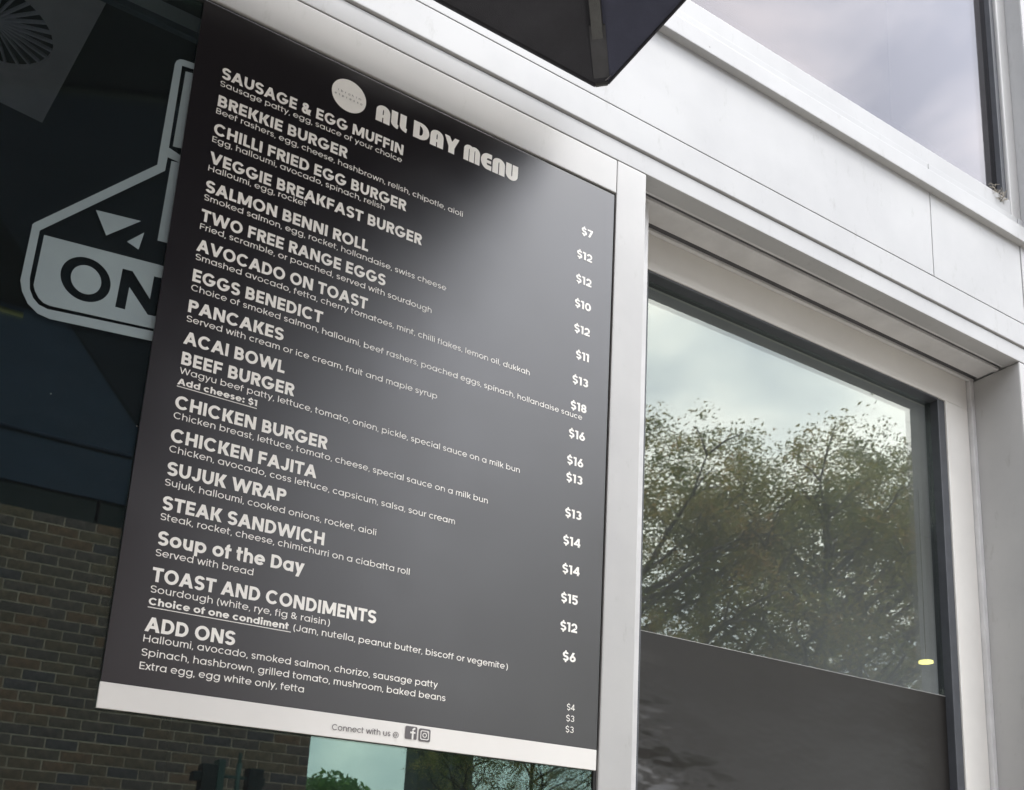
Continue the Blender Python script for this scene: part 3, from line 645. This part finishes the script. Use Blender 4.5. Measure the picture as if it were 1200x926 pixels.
# ------------------------------------------------------------------ menu board
BW, BH, BZ = .594, .840, 2.5371
mb = tag(empty('menu_board', (0, 0, BZ)), 'tall black ALL DAY MENU board with cream lettering and white bottom strip', 'menu board')
boxes('board_panel', M['poster'], [(0, BW, 0, .004, -.8140, 0)], mb, bevel=.0004)
boxes('footer_strip', M['strip'], [(-.0002, BW+.0002, -.0003, .0040, -BH, -.8142)], mb, bevel=.0004)
HB, DE = 21.6, 10.5
LINES = [
 ('SAUSAGE & EGG MUFFIN', 30.7, 262, 93.9, 89.8, 'b'), ('Sausage patty, egg, sauce of your choice', 30.5, 261.3, 104.8, 101, 'r'),
 ('BREKKIE BURGER', 30.8, 189.9, 132.3, 128.8, 'b'), ('Beef rashers, egg, cheese, hashbrown, relish, chipotle, aioli', 30.4, 352.3, 142.4, 141, 'r'),
 ('CHILLI FRIED EGG BURGER', 30.8, 273, 170.1, 167.3, 'b'), ('Egg, halloumi, avocado, spinach, relish', 30.6, 244.3, 180.6, 177.9, 'r'),
 ('VEGGIE BREAKFAST BURGER', 30.6, 298.1, 208.6, 206, 'b'), ('Halloumi, egg, rocket', 30.8, 146.4, 219, 216, 'r'),
 ('SALMON BENNI ROLL', 30.8, 228.1, 246.4, 243.6, 'b'), ('Smoked salmon, egg, rocket, hollandaise, swiss cheese', 30.8, 336.7, 257.2, 256, 'r'),
 ('TWO FREE RANGE EGGS', 30.4, 254.5, 284.2, 281, 'b'), ('Fried, scramble, or poached, served with sourdough', 30.9, 318.9, 294.9, 294.3, 'r'),
 ('AVOCADO ON TOAST', 30.4, 234.3, 322.4, 320.9, 'b'), ('Smashed avocado, fetta, cherry tomatoes, mint, chilli flakes, lemon oil, dukkah', 30.9, 466.6, 333.4, 332, 'r'),
 ('EGGS BENEDICT', 30.8, 181, 360.4, 358.8, 'b'), ('Choice of smoked salmon, halloumi, beef rashers, poached eggs, spinach, hollandaise sauce', 31, 552.4, 371.7, 370.8, 'r'),
 ('PANCAKES', 31, 138, 398.4, 396.6, 'b'), ('Served with cream or ice cream, fruit and maple syrup', 30.9, 335.6, 409.9, 407.4, 'r'),
 ('ACAI BOWL', 30.9, 143.6, 436.7, 435.7, 'b'),
 ('BEEF BURGER', 31.7, 157.6, 461.2, 460, 'b'), ('Wagyu beef patty, lettuce, tomato, onion, pickle, special sauce on a milk bun', 31.4, 459.5, 472, 472.4, 'r'),
 ('CHICKEN BURGER', 31.6, 202.7, 512.8, 512.6, 'b'), ('Chicken breast, lettuce, tomato, cheese, special sauce on a milk bun', 31.9, 415.8, 524.4, 525.4, 'r'),
 ('CHICKEN FAJITA', 32, 193.6, 551, 550.6, 'b'), ('Chicken, avocado, coss lettuce, capsicum, salsa, sour cream', 32.4, 372.2, 562.6, 563.4, 'r'),
 ('SUJUK WRAP', 33.2, 161.7, 588.6, 587.6, 'b'), ('Sujuk, halloumi, cooked onions, rocket, aioli', 32.9, 271.6, 600.3, 600.9, 'r'),
 ('STEAK SANDWICH', 33.5, 210.5, 627.0, 627, 'b'), ('Steak, rocket, cheese, chimichurri on a ciabatta roll', 33.4, 317.6, 638.4, 639.2, 'r'),
 ('Soup of the Day', 33.9, 191, 665.6, 664.6, 'b'), ('Served with bread', 33.7, 135.5, 677.6, 677.9, 'r'),
 ('TOAST AND CONDIMENTS', 33.4, 281, 705, 705.3, 'b'), ('Sourdough (white, rye, fig & raisin)', 33.9, 226.6, 716.6, 717.4, 'r'),
 ('ADD ONS', 33.6, 125, 757.4, 757.4, 'b'), ('Halloumi, avocado, smoked salmon, chorizo, sausage patty', 33.8, 364.8, 768.3, 767.6, 'r'),
 ('Spinach, hashbrown, grilled tomato, mushroom, baked beans', 33.9, 375.9, 782.6, 781.8, 'r'), ('Extra egg, egg white only, fetta', 33.9, 204.8, 796.4, 796.2, 'r'),
]
for (t_, x0, x1, z0, z1, k) in LINES:
    text_obj('heading_text' if k == 'b' else 'description_text', t_, x0, x1, z0, z1, HB if k == 'b' else DE, M['ink'], mb, bold=(k == 'b'))
text_obj('note_text', 'Add cheese: $1', 30.9, 117.4, 485.2, 484.6, DE, M['ink'], mb, bold=True)
boxes('underline', M['ink'], [(.0309, .1178, -.0004, -.0002, -.4877, -.4869)], mb, bevel=0)
text_obj('note_text', 'Choice of one condiment', 33.8, 180.5, 729.6, 730, DE, M['ink'], mb, bold=True)
boxes('underline', M['ink'], [(.0336, .1835, -.0004, -.0002, -.7327, -.7319)], mb, bevel=0)
text_obj('description_text', '(Jam, nutella, peanut butter, biscoff or vegemite)', 186, 457.7, 730, 731, DE, M['ink'], mb)
PR = [('$7', 548.8, 81.9), ('$12', 546, 121), ('$12', 546.3, 160), ('$10', 546.5, 198.4), ('$12', 546.7, 237), ('$11', 549.0, 276.1), ('$13', 547.2, 314.6), ('$18', 546.1, 353.4), ('$16', 545.2, 394.6), ('$16', 544.2, 433.4), ('$13', 544, 458.2), ('$13', 544.5, 508), ('$14', 543.9, 546.4), ('$14', 544.4, 585.2), ('$15', 543.8, 624.2), ('$12', 544.6, 661.8), ('$6', 547.1, 700.6)]
for (t_, cx_, cz_) in PR:
    P, a, b = text_polys(t_, True); wd = (b-a)*17.5
    text_obj('price_text', t_, cx_-wd/2, cx_+wd/2, cz_+6, cz_+6, 17.5, M['ink'], mb, bold=True)
for (t_, cx_, cz_) in (('$4', 552.7, 764.8), ('$3', 552.3, 779.0), ('$3', 552.0, 793.0)):
    text_obj('price_text', t_, cx_-6, cx_+6, cz_+4, cz_+4, 11.2, M['ink'], mb)
text_obj('title_text', 'ALL DAY MENU', 221, 431, 56, 53.5, 35.5, M['ink'], mb, fn=deco)
# round logo with two lines of spaced letters
def disc(name, mt, cx, cz, r, y, parent, n=56):
    V = [(cx, y, cz)]+[(cx+r*math.cos(k*2*math.pi/n), y, cz+r*math.sin(k*2*math.pi/n)) for k in range(n)]
    return mesh_py(name, mt, V, [(0, 1+k, 1+(k+1) % n) for k in range(n)], parent)
lg = disc('logo_disc', M['ink'], .1839, -.0401, .0228, -.0004, mb)
def spaced(txt, x0, x1, z, em):
    for i, ch in enumerate(txt):
        P, a, b = text_polys(ch); wd = (b-a)*em; cx_ = x0+(x1-x0)*i/(len(txt)-1)
        text_obj('logo_letter', ch, cx_-wd/2, cx_+wd/2, z, z, em, M['greyink'], lg, y=-.0007)
spaced('ibrahim', 169.5, 198.0, 39.2, 4.4); spaced('espresso', 166.5, 200.5, 45.4, 4.4)
# footer: text and two icons
text_obj('footer_text', 'Connect with us @', 240.5, 320, 832.2, 831, 9.2, M['greyink'], mb, y=-.0009)
def rrect(cx, cz, hw, r, n=6):
    o = []
    for sx, sz, a0 in ((1, 1, 0), (-1, 1, 90), (-1, -1, 180), (1, -1, 270)):
        for k in range(n+1):
            a = R(a0+90*k/n); o.append((cx+sx*(hw-r)+r*math.cos(a), cz+sz*(hw-r)+r*math.sin(a)))
    return o
ic = curve_mesh('icon', [rrect(.3352, -.8240, .0074, .0017)], M['greyink'], mb, -.0007)
cf = G(.0022, .0022)
cf.rect(.3362, -.8314, .3384, -.8215); cf.arc(.3402, -.8210, .0040, .0034, 180, 95, 6); cf.rect(.3340, -.8246, .3404, -.8226)
Vs = []; Fs = []
for k, st in enumerate(cf.P):
    b0 = len(Vs)
    for pr in st:
        for p in pr: Vs.append((p[0], -.0010-.00002*k, p[1]))
    for i in range(len(st)-1): Fs.append((b0+2*i, b0+2*i+1, b0+2*i+3, b0+2*i+2))
mesh_py('icon_letter', M['strip'], Vs, Fs, ic)
ic2 = curve_mesh('icon', [rrect(.3523, -.8248, .0074, .0022)], M['greyink'], mb, -.0007)
curve_mesh('camera_outline', [rrect(.3523, -.8248, .0054, .0018), rrect(.3523, -.8248, .0044, .0013)], M['strip'], ic2, -.0010)
curve_mesh('lens_ring', [ell(.3523, -.8248, .0028, .0028, 24), ell(.3523, -.8248, .0018, .0018, 24)], M['strip'], ic2, -.0010)
curve_mesh('viewfinder', [ell(.3555, -.8216, .0006, .0006, 12)], M['strip'], ic2, -.0011)

# ------------------------------------------------------------------ canopy
CX, CY, CZ = .531, -.052, 2.65       # outer corner nearest the menu board
SX, SY, RISE = 1.88, 2.10, .46         # size and rise of the pyramid
cn = tag(empty('canopy', (CX, CY, CZ)), 'dark square fabric canopy whose corner points down over the menu board', 'canopy')
ch_ = .013
AP = Vector((-SX/2, -SY/2, RISE))
def slabtri(name, mt, pts, th=.005, sub=1, sag=.0):
    """thick cloth facet; local coordinates"""
    V = [Vector(p) for p in pts]; n = len(V)
    W_ = V+[v+Vector((0, 0, th)) for v in V]
    F = [tuple(range(n))[::-1], tuple(range(n, 2*n))]+[(i, (i+1) % n, n+(i+1) % n, n+i) for i in range(n)]
    return mesh_py(name, mt, [tuple(v) for v in W_], F, cn)
slabtri('near_panel', M['fabric'], [(-ch_, 0, 0), (-SX+ch_, 0, 0), AP])
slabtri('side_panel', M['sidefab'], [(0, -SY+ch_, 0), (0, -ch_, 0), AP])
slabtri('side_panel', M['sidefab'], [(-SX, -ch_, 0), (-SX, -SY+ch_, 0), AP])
for a_, b_ in (((0, -ch_, 0), (-ch_, 0, 0)), ((-SX+ch_, 0, 0), (-SX, -ch_, 0)), ((-SX, -SY+ch_, 0), (-SX+ch_, -SY, 0)), ((-ch_, -SY, 0), (0, -SY+ch_, 0))):
    slabtri('corner_panel', M['fabric'], [a_, b_, AP])
f0 = Vector((-SX+ch_, -SY, 0)); f1 = Vector((-ch_, -SY, 0))
u_ = .56
m0 = f0.lerp(AP, u_); m1 = f1.lerp(AP, u_)
slabtri('far_panel', M['navyfab'], [f0, f1, m1, m0])
slabtri('far_panel', M['fabric'], [m0, m1, AP])
boxes('hem', M['beam'], [(-SX+.01, -.01, -SY-.006, -SY+.006, -.004, .082)], cn, bevel=.003)
boxes('seam', M['beam'], [(-SX*.85, -SX*.12, -.004, .004, -.003, .003)], cn, bevel=0).location = (0, f0.y+(AP.y-f0.y)*.19, RISE*.19-.003)
tube('glow_line_tube', M['glow_gold'], [(m0.x+.1, m0.y, m0.z-.02), (m1.x-.1, m1.y, m1.z-.02)], [.007, .007], cn, seg=10)  # added tube that carries the painted glow line seen in the left glass
def strap(name, mt, p0, p1, wd, th, parent):
    p0 = Vector(p0); p1 = Vector(p1); d = (p1-p0).normalized(); s_ = d.cross(Vector((0, 0, 1))).normalized()*wd/2; u = Vector((0, 0, -th))
    V = [p0+s_, p0-s_, p1-s_, p1+s_]; V = V+[v+u for v in V]
    return mesh_py(name, mt, [tuple(v) for v in V], [(0, 1, 2, 3), (4, 7, 6, 5), (0, 4, 5, 1), (1, 5, 6, 2), (2, 6, 7, 3), (3, 7, 4, 0)], parent)
def cpt(t_, dz=0, side=0): return (-SX/2*t_-side, -SY/2*t_+side, RISE*t_-dz)
strap('rib', M['rib'], cpt(.052, .004), cpt(.97, .004), .0145, .008, cn)
strap('rib_pocket', M['pocket'], cpt(.013, .0015), cpt(.060, .0015), .022, .0035, cn)
boxes('hem', M['fabric'], [(-SX+ch_, -ch_, -.0015, .0015, -.004, .010)], cn, bevel=.001)
boxes('hem', M['fabric'], [(-.0015, .0015, -SY+ch_, -ch_, -.003, .010)], cn, bevel=.001)
ce = boxes('hem', M['rib'], [(-.009, .009, -.0015, .0015, -.004, .010)], cn, bevel=.001); ce.location = (-ch_/2, -ch_/2, 0); ce.rotation_euler = (0, 0, R(-45))
tube('eyelet', M['clip'], [(-.005, -.026, -.001), (-.008, -.018, -.004), (-.003, -.022, -.001)], [.0008, .0008, .0008], cn, seg=6)
boxes('hook', M['black'], [(.205-CX-.006, .205-CX+.006, -SY-.010, -SY+.012, -.070, 0)], cn, bevel=.001)
tube('mast', M['beam'], [(AP.x, AP.y, .12-CZ), (AP.x, AP.y, RISE-.01)], [.024, .024], cn, seg=12)

# ------------------------------------------------------------------ brick building across the lane
BY = -7.428
bw_ = tag(empty('brick_building', (0, BY, 0)), 'dark brick building across the lane mirrored in the left glass', 'building')
boxes('mortar_wall', M['mortar'], [(-7, 2.795, -5, -.012, 0, 4.268)], bw_, bevel=0)
boxes('navy_fascia', M['navy'], [(-7, 2.83, -5, .05, 4.55, 4.87), (-7, 2.83, -5, .055, 4.878, 5.9)], bw_, bevel=.003)
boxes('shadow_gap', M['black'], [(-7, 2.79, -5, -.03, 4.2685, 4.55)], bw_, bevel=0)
boxes('coping', M['roofmetal'], [(-7, 2.86, -5.02, .09, 5.902, 5.96)], bw_, bevel=.004)
bm = bmesh.new(); r_ = bmesh.ops.create_cube(bm, size=1)
for v in bm.verts: v.co = Vector((v.co.x*.230, v.co.y*.10, v.co.z*.0760))
bmesh.ops.bevel(bm, geom=[e_ for e_ in bm.edges if all(v.co.y > 0 for v in e_.verts)], offset=.003, segments=1, affect='EDGES')
bme = bpy.data.meshes.new('brick'); bm.to_mesh(bme); bm.free(); bme.materials.append(M['brick'])
# which bricks the left pane shows (mirror image in the pane at y=.006)
Kf = 1165.782
def shown(x, z):
    p = Vector((x, .012-BY, z))-Vector((-0.13723352, -1.02789548, 1.55))
    a, b, c = p.dot(cr), p.dot(cu), -p.dot(cb)
    if c <= 0: return False
    u, v = 600+Kf*a/c, 755.62-Kf*b/c
    if not (-25 < u < 400 and 560 < v < 945): return False
    return u < 245-.1532*v or v > 820+.1265*(u-113)
rest = []
nb = 0
zrow = 4.192-.0005
x_ref = .303
rows = int(4.3/.0857)
for r in range(-1, rows+1):
    zc = zrow+.043-.0857*r
    if zc > 4.25 or zc < .05: continue
    off = x_ref+.12+(.12 if r % 2 else 0)
    k0 = int((-6.9-off)/.24); k1 = int((2.68-off)/.24)
    for k in range(k0, k1+1):
        xc = off+.24*k
        if xc+.115 > 2.796: continue
        if shown(xc, zc) and nb < 300:
            o = link('brick', bme, None, bw_); nb += 1
            o.location = (xc, -.058+rnd.uniform(-.002, .003), zc); o.rotation_euler = (rnd.uniform(-.01, .01), rnd.uniform(-.004, .004), rnd.uniform(-.01, .01))
        else: rest.append((xc, zc))
    kl = max(k for k in range(k0, k1+1) if off+.24*k+.115 <= 2.796); xe = off+.24*kl+.125
    if 2.795-xe > .03:                                      # cut brick that closes the course at the corner
        o = link('brick', bme, None, bw_); o.location = ((xe+2.795)/2, -.058, zc); o.scale = ((2.795-xe)/.23, 1, 1)
V = []; F = []
for (x, z) in rest:
    b0 = len(V); y0, y1 = -.108, -.008+rnd.uniform(-.002, .003)
    for yy in (y0, y1):
        for dx, dz in ((-.115, -.038), (.115, -.038), (.115, .038), (-.115, .038)): V.append((x+dx, yy, z+dz))
    F += [(b0+4, b0+7, b0+6, b0+5), (b0, b0+1, b0+5, b0+4), (b0+1, b0+2, b0+6, b0+5), (b0+2, b0+3, b0+7, b0+6), (b0+3, b0, b0+4, b0+7)]
tag(mesh_py('brick_courses', M['brick'], V, F, bw_), kind='stuff')

# twin-headed lantern post across the lane
lp = tag(empty('signal_post', (1.93, -6.49, 0.12)), 'dark post with two boxy heads mirrored low in the left glass', 'post')
tube('pole', M['steel'], [(0, 0, 0), (0, 0, 2.22)], [.022, .02], lp, seg=10)
boxes('bracket', M['steel'], [(-.10, .10, -.012, .012, 2.10, 2.125), (-.012, .012, -.012, .012, 2.12, 2.30)], lp, bevel=.003)
for (x, sgn) in ((-.23, 1), (.12, -1)):
    hd = boxes('signal_head', M['black'], [(x-.055, x+.055, -.07, .07, 1.55, 2.19)], lp, bevel=.006)
    for zz in (1.66, 1.87, 2.08):
        boxes('visor', M['black'], [(x-sgn*.055-.06, x-sgn*.055+.02, -.06, .06, zz-.02, zz+.05)], hd, bevel=.012)
boxes('side_plate', M['steel'], [(-.172, -.12, -.075, .075, 1.5, 2.23)], lp, bevel=.003)

# distant dark building
db = tag(empty('grey_building', (13.2, -25, 0)), 'plain dark rendered building mirrored below the menu board', 'building')
boxes('wall', M['concrete'], [(-1.05, .75, -.9, 0, 0, 9)], db, bevel=.02)
boxes('downpipe', M['roofmetal'], [(-.12, 0, .0, .1, 0, 9)], db, bevel=.02)
boxes('window', M['roofmetal'], [(.35, .8, .005, .03, 3.9, 4.4)], db, bevel=.01)

# ------------------------------------------------------------------ trees
def tree_meshes(seed, H, Rr, nleaf, low=.33, leaf=.05, gaps=.0):
    rg = random.Random(seed)
    V = []; F = []
    def limb(pts, rads, seg=6):
        base = len(V)
        for i, p in enumerate(pts):
            a = Vector(pts[max(i-1, 0)]); b = Vector(pts[min(i+1, len(pts)-1)]); d = (b-a).normalized()
            s_ = d.cross(Vector((.3, .9, .2))).normalized(); t2 = d.cross(s_)
            for k in range(seg):
                q = Vector(p)+(s_*math.cos(k*6.2832/seg)+t2*math.sin(k*6.2832/seg))*rads[i]; V.append(tuple(q))
        for i in range(len(pts)-1):
            for k in range(seg):
                a = base+i*seg+k; b = base+i*seg+(k+1) % seg; F.append((a, b, b+seg, a+seg))
    tips = []
    trunk = [Vector((0, 0, 0))]; d = Vector((rg.uniform(-.05, .05), rg.uniform(-.05, .05), 1))
    nseg = 8
    for i in range(nseg): trunk.append(trunk[-1]+Vector((d.x+rg.uniform(-.08, .08), d.y+rg.uniform(-.08, .08), 1))*(H*.85/nseg))
    limb(trunk, [.13*(1-i/(nseg+1))+.02 for i in range(nseg+1)])
    for k in range(34):
        h_ = rg.uniform(low, .97); i = min(int(h_*nseg), nseg-1); st = trunk[i].lerp(trunk[i+1], h_*nseg-i)
        az = rg.uniform(0, 6.2832); prof = math.sin(math.pi*min(1, max(.05, (h_-low+.12)/(1.05-low))))**.6
        ln = Rr*prof*rg.uniform(.65, 1.1)
        pts = [st]
        for j in range(4):
            pts.append(pts[-1]+Vector((math.cos(az)*ln/4, math.sin(az)*ln/4, ln/4*rg.uniform(.25, .95)))); az += rg.uniform(-.35, .35)
        limb(pts, [.05*(1-.2*j) for j in range(5)], 5)
        tips += [(pts[2], .35), (pts[3], .5), (pts[4], .6)]
        for j in (2, 3, 4):
            for _ in range(2):
                az2 = az+rg.uniform(-1.4, 1.4); e_ = pts[j]+Vector((math.cos(az2), math.sin(az2), rg.uniform(-.1, .9)))*ln*.28
                limb([pts[j], (pts[j]+e_)/2+Vector((0, 0, .05)), e_], [.018, .012, .006], 4); tips.append((e_, .5))
    tips.append((trunk[-1], .6)); tips += [(trunk[-1]+Vector((rg.uniform(-.5, .5), rg.uniform(-.5, .5), rg.uniform(.1, .6))), .35) for _ in range(5)]
    LV = []; LF = []
    # leaf clusters at tips: twigs' worth of leaves each
    clusters = []
    for (t_, s_) in tips:
        for _ in range(3): clusters.append((t_+Vector((rg.gauss(0, .26), rg.gauss(0, .26), rg.gauss(0, .20))), rg.uniform(.07, .15)))
    clusters = [c for c in clusters if rg.random() > .9*max(0, 1-c[0].z/(H*.62))]     # thin out the lower crown
    for _ in range(120):                                                             # leaf masses of the upper crown
        a_ = rg.uniform(0, 6.2832); u_z = rg.uniform(-.75, 1.0); q_ = rg.uniform(.45, 1.0)
        rr_ = math.sqrt(max(0, 1-u_z*u_z))*Rr*.86*q_
        clusters += [(Vector((math.cos(a_)*rr_, math.sin(a_)*rr_, H*.70+u_z*H*.25*(.6+.4*q_))), rg.uniform(.08, .17))]*5
    per = nleaf//len(clusters)
    for (c_, r0) in clusters:
        if rg.random() < gaps: continue
        for _ in range(per):
            p = c_+Vector((rg.gauss(0, r0), rg.gauss(0, r0), rg.gauss(0, r0*.8)))
            a = Vector((rg.gauss(0, 1), rg.gauss(0, 1), rg.gauss(0, .6))).normalized(); b = a.cross(Vector((rg.gauss(0, 1), rg.gauss(0, 1), rg.gauss(0, 1)))).normalized()
            l = leaf*rg.uniform(.7, 1.35); q = len(LV)
            LV += [tuple(p-a*l), tuple(p+b*l*.42), tuple(p+a*l), tuple(p-b*l*.42)]; LF.append((q, q+1, q+2, q+3))
    tm = bpy.data.meshes.new('trunk'); tm.from_pydata(V, [], F); tm.materials.append(M['trunk'])
    for pl in tm.polygons: pl.use_smooth = True
    lm = bpy.data.meshes.new('crown'); lm.from_pydata(LV, [], LF); lm.materials.append(M['leaf'])
    return tm, lm
TM = [tree_meshes(11, 9.1, 2.2, 36000, leaf=.031, gaps=.05), tree_meshes(23, 9.3, 2.1, 34000, leaf=.031, gaps=.06), tree_meshes(37, 8.8, 2.3, 32000, leaf=.031, gaps=.10)]
def tree(x, y, k, s, rz, lab):
    r = empty('broadleaf_tree', (x, y, 0)); r.rotation_euler = (0, 0, rz); r.scale = (s, s, s)
    tag(r, lab, 'tree', 'trees mirrored in the sliding window')
    link('trunk', TM[k][0], None, r); link('crown', TM[k][1], None, r)
TL_ = [(7.9, -9.2, 0, .95, .3, 'leftmost tree of the row mirrored in the sliding window'),
       (9.4, -9.7, 1, .97, 1.2, 'second tree from the left mirrored in the sliding window'),
       (10.9, -9.0, 2, 1.05, 2.0, 'middle tree of the front row mirrored in the sliding window'),
       (12.5, -9.4, 0, 1.09, 3.9, 'tree right of the middle mirrored in the sliding window'),
       (14.3, -9.1, 1, 1.08, 5.0, 'rightmost mirrored tree beside the dark window bead'),
       (16.4, -9.6, 2, 1.14, .9, 'far right mirrored tree mostly behind the window frame'),
       (8.9, -15.5, 2, .60, 4.4, 'small far tree mirrored in the glass strip below the menu board'),
       (10.3, -15.9, 1, .66, 1.4, 'second small far tree mirrored below the right end of the menu board')]
for a in TL_: tree(*a)
# hedge and understory: countless leaves
def hedge(name, pts, n, sz, mt, lab, cat):
    rg = random.Random(5+n); LV = []; LF = []
    for _ in range(n):
        c_, r0 = rg.choice(pts); 
        d_ = Vector((rg.gauss(0, 1), rg.gauss(0, 1), rg.gauss(0, 1))).normalized()*rg.uniform(.55, 1.05)
        p = Vector(c_)+Vector((d_.x*r0[0], d_.y*r0[1], d_.z*r0[2]))
        a = Vector((rg.gauss(0, 1), rg.gauss(0, 1), rg.gauss(0, 1))).normalized(); b = a.cross(Vector((rg.gauss(0, 1), rg.gauss(0, 1), rg.gauss(0, 1)))).normalized()
        l = sz*rg.uniform(.7, 1.3); q = len(LV)
        LV += [tuple(p-a*l), tuple(p+b*l*.45), tuple(p+a*l), tuple(p-b*l*.45)]; LF.append((q, q+1, q+2, q+3))
    o = mesh_py(name, mt, LV, LF)
    return tag(o, lab, cat, kind='stuff')
rg = random.Random(99)
hp = [((x, -10.6+rg.uniform(-.6, .6), rg.uniform(.6, 2.7)), (rg.uniform(.5, .9), .6, rg.uniform(.4, .7))) for x in [9.4+.2*i for i in range(54)]]
hedge('hedge', hp, 22000, .05, M['hedge'], 'dense green undergrowth between the mirrored tree trunks', 'undergrowth')
bp = [((3.55+rg.uniform(-.35, .35), -9.0+rg.uniform(-.3, .3), rg.uniform(.7, 2.55)), (.38, .4, .33)) for _ in range(14)]
bh = hedge('bush', bp, 14000, .045, M['hedge'], 'rounded green bush beside the mirrored brick corner', 'bush')
bh['kind'] = 'stuff'
